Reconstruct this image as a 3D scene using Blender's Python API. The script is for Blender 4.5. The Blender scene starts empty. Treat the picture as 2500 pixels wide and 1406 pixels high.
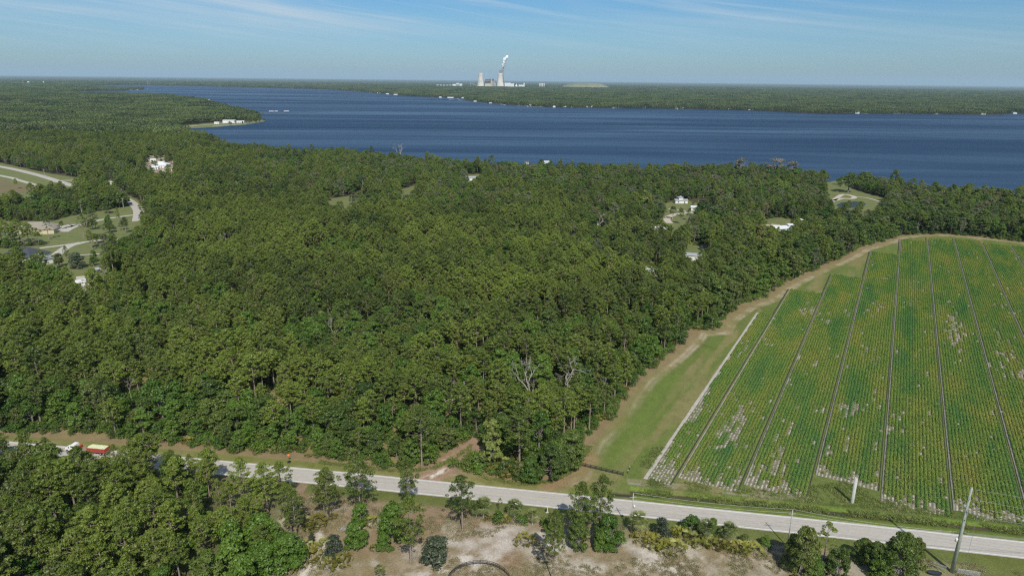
import bpy, math, random
import numpy as np
from mathutils import Vector, Matrix

SC = bpy.context.scene
COL = SC.collection
R = math.radians
rs = np.random.RandomState(7)
random.seed(7)

# ------------------------------------------------------------------ camera
CAM_H = 115.0
F = 1667.0                      # focal length in pixels of the 2500 px wide photograph
PITCH, ROLL = R(16.93), R(0.619)
cp, sp, cr, sr = math.cos(PITCH), math.sin(PITCH), math.cos(ROLL), math.sin(ROLL)
fw = Vector((0, cp, -sp)); up0 = Vector((0, sp, cp)); r0 = Vector((1, 0, 0))
rt = r0 * cr + up0 * sr
up = up0 * cr - r0 * sr
cam = bpy.data.objects.new('camera', bpy.data.cameras.new('camera'))
COL.objects.link(cam)
m = Matrix((rt, up, -fw)).transposed().to_4x4()
m.translation = (0, 0, CAM_H)
cam.matrix_world = m
cam.data.sensor_width = 36.0
cam.data.lens = 36.0 * F / 2500
cam.data.clip_start = 1.0
cam.data.clip_end = 200000
SC.camera = cam

# ------------------------------------------------------------------ sky, sun, exposure
SUN_EL = R(47)
SUN_AZ = math.atan2(0.20, -0.98)          # from +Y towards +X
SC.view_settings.view_transform = 'Standard'
SC.view_settings.look = 'None'
SC.view_settings.gamma = 1
SC.view_settings.exposure = 0.0
world = bpy.data.worlds.new('World')
SC.world = world
world.use_nodes = True
WN, WL = world.node_tree.nodes, world.node_tree.links
WN.clear()
w_out = WN.new('ShaderNodeOutputWorld'); w_bg = WN.new('ShaderNodeBackground')
w_bg.inputs['Strength'].default_value = 0.10
sky = WN.new('ShaderNodeTexSky'); sky.sky_type = 'NISHITA'; sky.sun_disc = False
sky.sun_elevation = SUN_EL; sky.sun_rotation = SUN_AZ; sky.altitude = 100
sky.air_density = 1.0; sky.dust_density = 0.6; sky.ozone_density = 1.6
# thin cirrus and a bluer low sky, both in directions (never in the picture)
tc = WN.new('ShaderNodeTexCoord')
sep = WN.new('ShaderNodeSeparateXYZ'); WL.new(tc.outputs['Generated'], sep.inputs[0])
hue = WN.new('ShaderNodeValToRGB'); WL.new(sep.outputs['Z'], hue.inputs[0]); he = hue.color_ramp.elements
he[0].position = 0.0; he[0].color = (0.50, 0.72, 0.98, 1); he[1].position = 0.30; he[1].color = (0.72, 0.84, 0.92, 1)
for p_, c_ in ((0.02, (0.48, 0.70, 0.96, 1)), (0.045, (0.44, 0.69, 0.96, 1)), (0.07, (0.43, 0.69, 0.94, 1)), (0.11, (0.38, 0.68, 0.96, 1))):
    x = he.new(p_); x.color = c_
def w_streak(rot, scl, lo, hi, seed, dist, det=7):
    rt_ = WN.new('ShaderNodeMapping'); rt_.inputs['Rotation'].default_value = (0, rot, 0)
    mp = WN.new('ShaderNodeMapping'); mp.inputs['Scale'].default_value = scl
    mp.inputs['Location'].default_value = (seed, seed * 0.7, seed)
    WL.new(tc.outputs['Generated'], rt_.inputs[0]); WL.new(rt_.outputs[0], mp.inputs[0])
    n = WN.new('ShaderNodeTexNoise'); n.inputs['Scale'].default_value = 1.0
    n.inputs['Detail'].default_value = det; n.inputs['Roughness'].default_value = 0.6; n.inputs['Distortion'].default_value = dist
    WL.new(mp.outputs[0], n.inputs['Vector'])
    r = WN.new('ShaderNodeMapRange'); r.inputs['From Min'].default_value = lo; r.inputs['From Max'].default_value = hi
    r.clamp = True; WL.new(n.outputs['Fac'], r.inputs['Value'])
    return r.outputs['Result']
s1 = w_streak(R(-8), (2.0, 0.6, 70), 0.47, 0.70, 3.1, 0.5)
s2 = w_streak(R(-5), (1.4, 0.5, 36), 0.42, 0.76, 11.7, 0.5)
big = w_streak(0, (2.6, 0.5, 9), 0.26, 0.56, 5.2, 0.2, 3)
a1 = WN.new('ShaderNodeMath'); a1.operation = 'ADD'; WL.new(s1, a1.inputs[0]); WL.new(s2, a1.inputs[1])
a2 = WN.new('ShaderNodeMath'); a2.operation = 'MULTIPLY'; WL.new(a1.outputs[0], a2.inputs[0]); WL.new(big, a2.inputs[1])
fade = WN.new('ShaderNodeMapRange'); fade.inputs['From Min'].default_value = 0.025; fade.inputs['From Max'].default_value = 0.075
WL.new(sep.outputs['Z'], fade.inputs['Value'])
a3 = WN.new('ShaderNodeMath'); a3.operation = 'MULTIPLY'; WL.new(a2.outputs[0], a3.inputs[0]); WL.new(fade.outputs[0], a3.inputs[1])
a4 = WN.new('ShaderNodeMath'); a4.operation = 'MULTIPLY'; WL.new(a3.outputs[0], a4.inputs[0]); a4.inputs[1].default_value = 0.52
w_mix = WN.new('ShaderNodeMixRGB'); WL.new(a4.outputs[0], w_mix.inputs['Fac'])
w_mix.inputs['Color2'].default_value = (5.6, 6.6, 7.4, 1)
tint = WN.new('ShaderNodeMixRGB'); tint.blend_type = 'MULTIPLY'; tint.inputs['Fac'].default_value = 1
WL.new(hue.outputs[0], tint.inputs['Color2']); WL.new(sky.outputs[0], tint.inputs['Color1'])
WL.new(tint.outputs[0], w_mix.inputs['Color1']); WL.new(w_mix.outputs[0], w_bg.inputs[0]); WL.new(w_bg.outputs[0], w_out.inputs[0])

sun = bpy.data.objects.new('sun', bpy.data.lights.new('sun', 'SUN'))
COL.objects.link(sun)
sun.data.energy = 4.3; sun.data.angle = R(0.53); sun.data.color = (1.0, 0.955, 0.87)
sdir = Vector((math.sin(SUN_AZ) * math.cos(SUN_EL), math.cos(SUN_AZ) * math.cos(SUN_EL), math.sin(SUN_EL)))
sun.rotation_euler = sdir.to_track_quat('Z', 'Y').to_euler()

SC.cycles.max_bounces = 6
SC.cycles.diffuse_bounces = 3
SC.cycles.glossy_bounces = 2
SC.cycles.transmission_bounces = 2
SC.cycles.transparent_max_bounces = 4
SC.cycles.volume_bounces = 2
SC.cycles.use_denoising = False
SC.cycles.pixel_filter_type = 'BLACKMAN_HARRIS'
SC.cycles.filter_width = 1.25
SC.cycles.sample_clamp_indirect = 4
SC.render.use_persistent_data = False

# ------------------------------------------------------------------ photograph <-> ground
def at(px, py, z=0.0):
    """the real place on the plane at height z seen at photograph pixel (px, py)"""
    dx_, dy_ = px - 1250.0, py - 703.0
    x = dx_ * cr + dy_ * sr; y = -dx_ * sr + dy_ * cr
    k = sp + y / F * cp
    k = max(k, 0.0012)
    d = (CAM_H - z) / k
    return Vector((x / F * d, d * cp - y / F * d * sp, z))
def proj(p):
    v = Vector((p[0], p[1], p[2] - CAM_H))
    d = v.dot(fw)
    return 1250 + F * v.dot(rt) / d, 703 - F * v.dot(up) / d
def height(base, top_py):
    """height of a thing whose foot is at base and whose top shows at row top_py"""
    lo, hi = 0.0, 80.0
    for _ in range(40):
        mid = (lo + hi) / 2
        if proj((base[0], base[1], mid))[1] > top_py: lo = mid
        else: hi = mid
    return lo
def poly(pts):
    """list of (px,py[,z]) -> world xy array on the ground"""
    return np.array([at(*p)[:2] for p in pts])
def inside(P, pg):
    x, y = P[:, 0], P[:, 1]; r = np.zeros(len(P), bool); j = len(pg) - 1
    for i in range(len(pg)):
        xi, yi = pg[i]; xj, yj = pg[j]
        c = ((yi > y) != (yj > y)) & (x < (xj - xi) * (y - yi) / (yj - yi + 1e-12) + xi)
        r ^= c; j = i
    return r
def dist_line(P, L):
    L = np.asarray(L, float); d = np.full(len(P), 1e9)
    for a, b in zip(L[:-1], L[1:]):
        ab = b - a; t = np.clip(((P - a) @ ab) / (ab @ ab), 0, 1)
        d = np.minimum(d, np.hypot(*(P - (a + t[:, None] * ab)).T))
    return d
def dist_poly(P, pg):
    """signed distance, positive inside"""
    d = dist_line(P, np.vstack([pg, pg[:1]])); i = inside(P, pg)
    return np.where(i, d, -d)
_G = np.random.RandomState(99).rand(4, 257, 257)
def vnoise(x, y, k=0):
    g = _G[k % 4]; x = np.asarray(x, float) + 31.7 * k; y = np.asarray(y, float) + 17.3 * k
    xi = np.floor(x).astype(int); yi = np.floor(y).astype(int); fx = x - xi; fy = y - yi
    fx = fx * fx * (3 - 2 * fx); fy = fy * fy * (3 - 2 * fy)
    a = g[xi % 257, yi % 257]; b = g[(xi + 1) % 257, yi % 257]; c = g[xi % 257, (yi + 1) % 257]; d = g[(xi + 1) % 257, (yi + 1) % 257]
    return (a * (1 - fx) + b * fx) * (1 - fy) + (c * (1 - fx) + d * fx) * fy
def fbm(x, y, s, k=0, o=4):
    r = 0; a = 0.5; t = 0
    for i in range(o):
        r = r + a * vnoise(x / s * 2 ** i, y / s * 2 ** i, k + i); t += a; a *= 0.55
    return r / t
def sstep(a, b, x):
    t = np.clip((x - a) / (b - a), 0, 1); return t * t * (3 - 2 * t)

# ------------------------------------------------------------------ materials
def mat(name, base, rough=0.8, noise=None, spec=0.3, metal=0.0, bump=None, attr=None):
    """noise: (scale, colour2, detail)  bump: (scale, strength)"""
    mt = bpy.data.materials.new(name); mt.use_nodes = True
    n, l = mt.node_tree.nodes, mt.node_tree.links
    b = n['Principled BSDF']
    b.inputs['Base Color'].default_value = (*base, 1); b.inputs['Roughness'].default_value = rough
    b.inputs['Specular IOR Level'].default_value = spec; b.inputs['Metallic'].default_value = metal
    g = n.new('ShaderNodeNewGeometry')
    if noise:
        t = n.new('ShaderNodeTexNoise'); t.inputs['Scale'].default_value = noise[0]; t.inputs['Detail'].default_value = noise[2] if len(noise) > 2 else 5
        t.inputs['Roughness'].default_value = 0.65
        l.new(g.outputs['Position'], t.inputs['Vector'])
        r = n.new('ShaderNodeMapRange'); r.inputs['From Min'].default_value = 0.35; r.inputs['From Max'].default_value = 0.65
        l.new(t.outputs['Fac'], r.inputs['Value'])
        m_ = n.new('ShaderNodeMixRGB'); m_.inputs['Color1'].default_value = (*base, 1); m_.inputs['Color2'].default_value = (*noise[1], 1)
        l.new(r.outputs[0], m_.inputs['Fac']); l.new(m_.outputs[0], b.inputs['Base Color'])
    if bump:
        t = n.new('ShaderNodeTexNoise'); t.inputs['Scale'].default_value = bump[0]; t.inputs['Detail'].default_value = 4
        l.new(g.outputs['Position'], t.inputs['Vector'])
        bp = n.new('ShaderNodeBump'); bp.inputs['Strength'].default_value = bump[1]; bp.inputs['Distance'].default_value = 0.1
        l.new(t.outputs['Fac'], bp.inputs['Height']); l.new(bp.outputs[0], b.inputs['Normal'])
    return mt

def leaf_mat(name, dark, light, patch=60.0, trans=0.36, warm=(0.2, 0.14, 0.03), warm_amt=0.15, gain=0.45):
    """leaf colour: per-leaf tone attribute, per-tree random, slow change over the land"""
    mt = bpy.data.materials.new(name); mt.use_nodes = True
    n, l = mt.node_tree.nodes, mt.node_tree.links
    n.clear()
    out = n.new('ShaderNodeOutputMaterial')
    at_ = n.new('ShaderNodeAttribute'); at_.attribute_name = 'tone'
    oi = n.new('ShaderNodeObjectInfo'); g = n.new('ShaderNodeNewGeometry')
    ns = n.new('ShaderNodeTexNoise'); ns.inputs['Scale'].default_value = 1.0 / patch; ns.inputs['Detail'].default_value = 3
    l.new(g.outputs['Position'], ns.inputs['Vector'])
    def mth(op, a, b, clamp=False):
        x = n.new('ShaderNodeMath'); x.operation = op; x.use_clamp = clamp
        for i, v in enumerate((a, b)):
            if isinstance(v, (int, float)): x.inputs[i].default_value = v
            else: l.new(v, x.inputs[i])
        return x.outputs[0]
    f = mth('ADD', mth('MULTIPLY', at_.outputs['Fac'], 0.45), mth('MULTIPLY', oi.outputs['Random'], 0.55))
    nn = mth('MULTIPLY', mth('SUBTRACT', ns.outputs['Fac'], 0.5), 2.6)
    f = mth('ADD', f, nn, True)
    mix = n.new('ShaderNodeMixRGB'); l.new(f, mix.inputs['Fac'])
    mix.inputs['Color1'].default_value = (*dark, 1); mix.inputs['Color2'].default_value = (*light, 1)
    # a few trees of a warmer, browner green
    wr = mth('FRACT', mth('MULTIPLY', oi.outputs['Random'], 7.31), 0.0)
    wr = mth('MULTIPLY', mth('GREATER_THAN', wr, 0.84), warm_amt * 3)
    mw = n.new('ShaderNodeMixRGB'); l.new(wr, mw.inputs['Fac']); l.new(mix.outputs[0], mw.inputs['Color1']); mw.inputs['Color2'].default_value = (*warm, 1)
    d = n.new('ShaderNodeBsdfDiffuse'); l.new(mw.outputs[0], d.inputs['Color'])
    t = n.new('ShaderNodeBsdfTranslucent'); l.new(mw.outputs[0], t.inputs['Color'])
    ms = n.new('ShaderNodeMixShader'); ms.inputs[0].default_value = trans
    l.new(d.outputs[0], ms.inputs[1]); l.new(t.outputs[0], ms.inputs[2])
    gl = n.new('ShaderNodeBsdfGlossy'); gl.inputs['Roughness'].default_value = 0.5; gl.inputs['Color'].default_value = (1, 1, 1, 1)
    m2 = n.new('ShaderNodeMixShader'); m2.inputs[0].default_value = 0.03
    l.new(ms.outputs[0], m2.inputs[1]); l.new(gl.outputs[0], m2.inputs[2])
    l.new(m2.outputs[0], out.inputs[0])
    return mt

M = {}
M['pine'] = leaf_mat('pine_needles', (0.082, 0.126, 0.018), (0.228, 0.296, 0.040), 70, warm=(0.21, 0.23, 0.05), warm_amt=0.10)
M['oak'] = leaf_mat('oak_leaves', (0.056, 0.104, 0.018), (0.162, 0.225, 0.038), 50, warm=(0.17, 0.17, 0.05), warm_amt=0.12)
M['hard'] = leaf_mat('hardwood_leaves', (0.058, 0.130, 0.014), (0.150, 0.255, 0.030), 50, warm=(0.16, 0.24, 0.03))
M['lime'] = leaf_mat('pale_leaves', (0.16, 0.21, 0.04), (0.28, 0.33, 0.08), 50)
M['moss'] = leaf_mat('spanish_moss', (0.095, 0.130, 0.045), (0.21, 0.24, 0.11), 40, warm=(0.24, 0.20, 0.09), warm_amt=0.2)
M['rust'] = leaf_mat('rusty_leaves', (0.16, 0.055, 0.025), (0.26, 0.12, 0.05), 40)
M['palm'] = leaf_mat('palm_fronds', (0.14, 0.19, 0.05), (0.34, 0.38, 0.13), 30, warm_amt=0)
M['thatch'] = leaf_mat('dead_fronds', (0.25, 0.20, 0.13), (0.45, 0.38, 0.28), 30)
M['palmetto'] = leaf_mat('palmetto_fans', (0.15, 0.17, 0.03), (0.36, 0.36, 0.07), 12)
M['grey_leaf'] = leaf_mat('grey_green_leaves', (0.045, 0.065, 0.035), (0.12, 0.15, 0.085), 30)
M['crop'] = None
M['bark'] = mat('pine_bark', (0.20, 0.155, 0.12), 0.9, (3.0, (0.34, 0.28, 0.23)))
M['oak_bark'] = mat('oak_bark', (0.15, 0.13, 0.11), 0.9, (3.0, (0.27, 0.25, 0.22)))
M['dead'] = mat('bleached_wood', (0.36, 0.335, 0.30), 0.9, (3.0, (0.25, 0.23, 0.20)))
M['asphalt'] = mat('worn_asphalt', (0.47, 0.435, 0.385), 0.9, (0.9, (0.40, 0.37, 0.325), 8))
M['white'] = mat('white_line_paint', (0.80, 0.80, 0.76), 0.8, (2.5, (0.62, 0.60, 0.56)))
M['yellow'] = mat('faded_yellow_paint', (0.60, 0.48, 0.24), 0.8, (1.8, (0.42, 0.38, 0.28)))
M['concrete'] = mat('concrete', (0.50, 0.49, 0.44), 0.85, (1.5, (0.40, 0.40, 0.37)))
M['pole_green'] = mat('weathered_concrete', (0.36, 0.39, 0.32), 0.8, (1.5, (0.27, 0.30, 0.25)))
M['tower'] = mat('tower_concrete', (0.76, 0.70, 0.60), 0.9, (0.02, (0.54, 0.52, 0.47)))
M['wood_pole'] = mat('weathered_pole', (0.42, 0.41, 0.38), 0.85, (2, (0.30, 0.28, 0.25)))
M['dark_wood'] = mat('dark_brown_boards', (0.035, 0.032, 0.03), 0.7, (3, (0.06, 0.055, 0.05)))
M['metal'] = mat('galvanised_metal', (0.45, 0.46, 0.46), 0.45, metal=0.6)
M['dark_metal'] = mat('dark_metal', (0.04, 0.045, 0.05), 0.5, metal=0.4)
M['white_paint'] = mat('white_painted_wall', (0.78, 0.78, 0.76), 0.6, (0.6, (0.66, 0.66, 0.64)))
M['white_roof'] = mat('white_roof', (0.75, 0.77, 0.78), 0.5, (0.5, (0.60, 0.62, 0.64)))
M['grey_roof'] = mat('light_grey_roof', (0.40, 0.43, 0.45), 0.6, (1.0, (0.30, 0.32, 0.34)))
M['tan_roof'] = mat('tan_shingles', (0.32, 0.285, 0.23), 0.85, (1.5, (0.25, 0.22, 0.18)))
M['dark_roof'] = mat('charcoal_roof', (0.055, 0.062, 0.075), 0.5, (1.0, (0.075, 0.085, 0.10)))
M['brown_roof'] = mat('brown_roof', (0.20, 0.135, 0.10), 0.85, (1.0, (0.15, 0.10, 0.08)))
M['cream'] = mat('cream_wall', (0.62, 0.54, 0.36), 0.8, (1.0, (0.54, 0.47, 0.32)))
M['glass'] = mat('window_glass', (0.03, 0.04, 0.05), 0.12, spec=0.6)
M['blue'] = mat('blue_tarp', (0.10, 0.38, 0.60), 0.5, (1.0, (0.35, 0.60, 0.72)))
M['red'] = mat('red_metal', (0.42, 0.065, 0.045), 0.5, (2.0, (0.32, 0.05, 0.04)))
M['truck_white'] = mat('white_car_paint', (0.80, 0.80, 0.80), 0.3, spec=0.5)
M['tyre'] = mat('tyre_rubber', (0.02, 0.02, 0.02), 0.9)
M['planks'] = mat('truck_bed_planks', (0.33, 0.26, 0.20), 0.85, (2.0, (0.22, 0.17, 0.13)))
M['produce'] = mat('pale_green_cabbage', (0.50, 0.56, 0.32), 0.7, (3.5, (0.66, 0.70, 0.48)))
M['orange'] = mat('orange_sign', (0.85, 0.22, 0.03), 0.5)
M['sand_sheet'] = mat('pale_sand', (0.55, 0.50, 0.42), 0.95, (0.6, (0.42, 0.36, 0.28), 8))
M['drive'] = mat('pale_driveway', (0.50, 0.47, 0.42), 0.95, (0.5, (0.40, 0.37, 0.32)))
M['lawn'] = mat('mown_lawn', (0.115, 0.155, 0.040), 0.95, (0.12, (0.18, 0.175, 0.075), 8))
M['marsh'] = mat('marsh_grass', (0.13, 0.14, 0.05), 0.95, (0.05, (0.20, 0.14, 0.08), 8))
M['ins'] = mat('grey_insulator', (0.30, 0.34, 0.36), 0.3)
M['far_brown'] = mat('bare_earth', (0.26, 0.24, 0.16), 0.95, (0.006, (0.16, 0.19, 0.10), 8))
M['steel_mess'] = mat('boiler_house_steel', (0.28, 0.22, 0.19), 0.8, (0.03, (0.12, 0.12, 0.13), 6))
M['dark_steel'] = mat('dark_steel', (0.10, 0.10, 0.11), 0.7)

# ------------------------------------------------------------------ object helpers
def tag(o, label=None, cat=None, group=None, kind=None):
    if label: o['label'] = label
    if cat: o['category'] = cat
    if group: o['group'] = group
    if kind: o['kind'] = kind
    return o
def empty(name, loc, rz=0.0, label=None, cat=None, group=None):
    o = bpy.data.objects.new(name, None); COL.objects.link(o)
    o.location = loc; o.rotation_euler = (0, 0, rz); o.empty_display_size = 0.5
    return tag(o, label, cat, group)
def link(name, me, parent=None):
    o = bpy.data.objects.new(name, me); COL.objects.link(o)
    if parent is not None: o.parent = parent
    return o
def np_mesh(name, V, Fc, mats, mi=None, tone=None):
    """V (n,3), Fc (m,k) uniform faces"""
    V = np.asarray(V, np.float32); Fc = np.asarray(Fc, np.int32)
    me = bpy.data.meshes.new(name); k = Fc.shape[1]
    me.vertices.add(len(V)); me.vertices.foreach_set('co', V.ravel())
    me.loops.add(Fc.size); me.loops.foreach_set('vertex_index', Fc.ravel())
    me.polygons.add(len(Fc)); me.polygons.foreach_set('loop_start', np.arange(0, Fc.size, k, dtype=np.int32))
    for mt in mats: me.materials.append(mt)
    if mi is not None: me.polygons.foreach_set('material_index', np.asarray(mi, np.int32))
    if tone is not None:
        a = me.attributes.new('tone', 'FLOAT', 'POINT'); a.data.foreach_set('value', np.asarray(tone, np.float32))
    me.update(calc_edges=True)
    return me
class MB:
    """collects boxes, prisms, tubes and lathes into one mesh"""
    def __init__(s): s.v = []; s.f = []
    def add(s, vs, fs):
        b = len(s.v); s.v += [tuple(v) for v in vs]; s.f += [tuple(i + b for i in f) for f in fs]; return s
    def box(s, x0, x1, y0, y1, z0, z1):
        return s.add([(x0, y0, z0), (x1, y0, z0), (x1, y1, z0), (x0, y1, z0), (x0, y0, z1), (x1, y0, z1), (x1, y1, z1), (x0, y1, z1)],
                     [(0, 3, 2, 1), (4, 5, 6, 7), (0, 1, 5, 4), (1, 2, 6, 5), (2, 3, 7, 6), (3, 0, 4, 7)])
    def tube(s, pts, rad, n=6, caps=True):
        pts = [Vector(p) for p in pts]
        if not hasattr(rad, '__len__'): rad = [rad] * len(pts)
        vs = []; 
        for i, p in enumerate(pts):
            d = (pts[min(i + 1, len(pts) - 1)] - pts[max(i - 1, 0)]).normalized()
            a = d.cross(Vector((0, 0, 1)) if abs(d.z) < 0.9 else Vector((1, 0, 0))).normalized(); b = d.cross(a)
            for k in range(n):
                t = 2 * math.pi * k / n; vs.append(p + (a * math.cos(t) + b * math.sin(t)) * rad[i])
        fs = [(i * n + k, i * n + (k + 1) % n, (i + 1) * n + (k + 1) % n, (i + 1) * n + k) for i in range(len(pts) - 1) for k in range(n)]
        if caps: fs += [tuple(range(n))[::-1], tuple(range((len(pts) - 1) * n, len(pts) * n))]
        return s.add(vs, fs)
    def lathe(s, prof, n=24, cx=0, cy=0, close=False):
        vs = [(cx + r * math.cos(2 * math.pi * k / n), cy + r * math.sin(2 * math.pi * k / n), z) for r, z in prof for k in range(n)]
        m_ = len(prof)
        fs = [(i * n + k, i * n + (k + 1) % n, ((i + 1) % m_) * n + (k + 1) % n, ((i + 1) % m_) * n + k) for i in range(m_ if close else m_ - 1) for k in range(n)]
        if not close: fs += [tuple(range(n))[::-1], tuple(range((m_ - 1) * n, m_ * n))]
        return s.add(vs, fs)
    def mesh(s, name, mt, smooth=False):
        me = bpy.data.meshes.new(name); me.from_pydata(s.v, [], s.f); me.materials.append(mt); me.update()
        if smooth:
            me.polygons.foreach_set('use_smooth', [True] * len(me.polygons))
        return me
    def build(s, name, mt, parent=None, smooth=False):
        return link(name, s.mesh(name, mt, smooth), parent)
def struct(o): o['kind'] = 'structure'; return o

def ribbon(name, pts, width, z, mt, uvn=None):
    """a strip along pts on the ground; returns mesh object"""
    P = [Vector((p[0], p[1])) for p in pts]; vs = []; fs = []
    for i, p in enumerate(P):
        d = (P[min(i + 1, len(P) - 1)] - P[max(i - 1, 0)]).normalized(); n_ = Vector((-d.y, d.x))
        w = width[i] if hasattr(width, '__len__') else width
        vs += [(p.x - n_.x * w / 2, p.y - n_.y * w / 2, z), (p.x + n_.x * w / 2, p.y + n_.y * w / 2, z)]
    fs = [(2 * i, 2 * i + 2, 2 * i + 3, 2 * i + 1) for i in range(len(P) - 1)]
    fs = [f[::-1] for f in fs]
    mb = MB(); mb.add(vs, fs)
    o = mb.build(name, mt)
    me = o.data
    if me.polygons[0].normal.z < 0: me.flip_normals()
    return o
def smooth_line(pts, k=6):
    P = [Vector((p[0], p[1])) for p in pts]; out = []
    for i in range(len(P) - 1):
        p0 = P[max(i - 1, 0)]; p1 = P[i]; p2 = P[i + 1]; p3 = P[min(i + 2, len(P) - 1)]
        for j in range(k):
            t = j / k
            out.append(0.5 * ((2 * p1) + (p2 - p0) * t + (2 * p0 - 5 * p1 + 4 * p2 - p3) * t * t + (3 * p1 - p0 - 3 * p2 + p3) * t ** 3))
    out.append(P[-1]); return out
def polysheet(name, pg, z, mt):
    pg = [tuple(p) for p in pg]
    me = bpy.data.meshes.new(name); me.from_pydata([(p[0], p[1], z) for p in pg], [], [tuple(range(len(pg)))])
    me.materials.append(mt); me.update()
    if me.polygons[0].normal.z < 0: me.flip_normals()
    return struct(link(name, me))

# ------------------------------------------------------------------ the map, read off the photograph
# main road
top_line = [at(58, 1084), at(346.5, 1106), at(528, 1124), at(650, 1135.7), at(700, 1140), at(1083, 1176), at(1343, 1204.4), at(1588.8, 1228), at(1949.7, 1265), at(1850, 1256.4), at(2500, 1322)]
bot_line = [at(765.5, 1177.6), at(924, 1196), at(1068.7, 1208.5), at(1343, 1236), at(1588.8, 1262.8), at(1929.5, 1298), at(1850, 1291), at(2500, 1359.5)]
tx = np.array([p.x for p in top_line]); ty = np.array([p.y for p in top_line])
bx_ = np.array([p.x for p in bot_line]); by_ = np.array([p.y for p in bot_line])
ct = np.polyfit(tx, ty, 2); cb = np.polyfit(bx_, by_, 1)
off = float(np.mean(np.polyval(ct, bx_) - by_))
def road_mid(x): return np.polyval(ct, x) - off / 2
def road_d(P):      # signed distance from the centre line, + is far side
    s = 2 * ct[0] * P[:, 0] + ct[1]
    return (P[:, 1] - road_mid(P[:, 0])) / np.sqrt(1 + s * s)
ROAD_HALF = off / 2
# crop field frame
FD = np.array([0.4872, 0.8733]); FN = np.array([0.8733, -0.4872])
BED = 18.1; U0 = -44.6
def uv(P): return P @ FN, P @ FD
def xy(u, v): return np.asarray(u)[..., None] * FN + np.asarray(v)[..., None] * FD
far_px = [(1868, 765), (1965, 711), (2070, 675), (2158, 619), (2235, 588), (2300, 585), (2375, 588), (2450, 599), (2515, 605), (2580, 612), (2640, 620), (2700, 630)]
near_px = [(1608, 1171), (1735, 1180), (1900, 1198), (2070, 1172), (2235, 1238), (2405, 1258), (2575, 1278), (2745, 1300)]
beds = []
for k in range(10):
    u0 = U0 + (k - 1) * BED; u1 = u0 + BED
    if k == 0: u0 = -52.6
    uc = (u0 + u1) / 2
    f_ = at(*far_px[k]); v1 = float(np.array(f_[:2]) @ FD)
    if k < 8:
        n_ = at(*near_px[k]); v0 = float(np.array(n_[:2]) @ FD)
    else:
        v0 = v0 - 7.0
    beds.append((u0, u1, v0, v1))

lake_px = [(2700, 500, 14), (2500, 466, 14), (2350, 446, 14), (2240, 446, 14), (2180, 440, 12), (2100, 420, 14), (1990, 410, 15), (1850, 398, 15), (1700, 398, 15), (1560, 397, 15),
           (1470, 402, 10), (1400, 404, 10), (1300, 396, 13), (1150, 383, 15), (1000, 376, 15), (850, 357, 15), (700, 356, 15), (600, 352, 15), (540, 343, 14),
           (500, 333, 6), (436, 320, 3), (432, 313, 0), (520, 309, 0), (600, 303, 0), (643, 295.5, 0), (640, 292, 0), (622, 277, 8), (570, 262, 12), (520, 248, 12), (480, 240, 12), (400, 231, 12),
           (300, 228, 12), (210, 228, 12), (165, 227, 10), (200, 223, 0), (300, 222, 0), (350, 219.5, 0), (352, 217, 0), (300, 214, 12), (225, 211.5, 12), (200, 209.5, 8),
           (270, 208.2, 0), (340, 208, 0), (500, 211.5, 0), (660, 215, 0), (800, 219, 0), (870, 224, 0), (940, 230, 0), (1000, 235.5, 0), (1080, 238, 0), (1130, 240, 0), (1137, 246, 0),
           (1180, 250, 0), (1250, 257, 0), (1320, 261, 0), (1400, 263, 0), (1550, 265, 0), (1700, 267, 0), (1860, 271, 0), (1950, 276, 0), (2010, 278, 0), (2100, 278, 0),
           (2250, 279, 0), (2330, 280, 0), (2420, 281, 0), (2500, 278, 0), (2700, 282, 0), (3000, 290, 0)]
LAKE = poly(lake_px)
LAKE = np.vstack([LAKE, [[5200, 3000], [5200, 600], [1500, 560]]])

# clearings (far edge seen on the ground, near edge seen over the tops of the trees in front)
CL = {}
CL['road_strip'] = poly([(-160, 376), (0, 398), (120, 424), (215, 438), (212, 450), (172, 459, 12), (100, 456, 12), (60, 475, 12), (0, 480, 12), (-160, 470, 12)])
CL['bend'] = poly([(258, 466), (300, 471), (335, 487), (356, 510), (348, 524, 10), (345, 545, 12), (300, 566, 14), (240, 582, 12), (200, 576, 6), (0, 578, 5), (-140, 590, 5), (-140, 545), (0, 540), (130, 540), (170, 528), (235, 517), (318, 503), (290, 488), (262, 474)])
CL['loop'] = poly([(95, 600), (215, 580), (310, 576), (300, 592, 8), (262, 612, 14), (235, 640, 14), (205, 655, 14), (140, 655, 12), (110, 640, 10), (20, 632, 10), (-80, 660, 8), (-80, 610), (0, 606)])
CL['shed'] = poly([(185, 675), (225, 672), (220, 690, 6), (192, 708, 8)])
CL['compound'] = poly([(358, 381), (395, 379), (424, 388), (430, 402), (424, 424, 8), (370, 430, 8), (345, 402, 8)])
CL['small1'] = poly([(312, 408), (338, 408), (338, 422, 8), (312, 422, 8)])
CL['small2'] = poly([(262, 438), (285, 438), (280, 452, 8), (262, 452, 8)])
CL['lawn_a'] = poly([(795, 487), (868, 476), (890, 486), (872, 500, 12), (845, 506, 14), (795, 500, 14)])
CL['lawn_b'] = poly([(972, 464), (1018, 452), (1020, 462), (1005, 474, 14), (975, 472, 14)])
CL['white_house'] = poly([(1133, 428), (1178, 424), (1176, 440, 12), (1135, 440, 12)])
CL['r1'] = poly([(1612, 500), (1660, 486), (1765, 505), (1765, 522), (1700, 532), (1680, 548, 14), (1625, 558, 14), (1622, 535, 10), (1618, 515, 10)])
CL['r1b'] = poly([(1582, 550), (1640, 550), (1640, 566, 9), (1582, 566, 9)])
CL['r2'] = poly([(1855, 538), (1905, 530), (1965, 546), (1955, 562, 8), (1900, 572, 8), (1862, 564, 8)])
CL['r2b'] = poly([(1738, 556), (1768, 556), (1768, 578, 8), (1738, 578, 8)])
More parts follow.
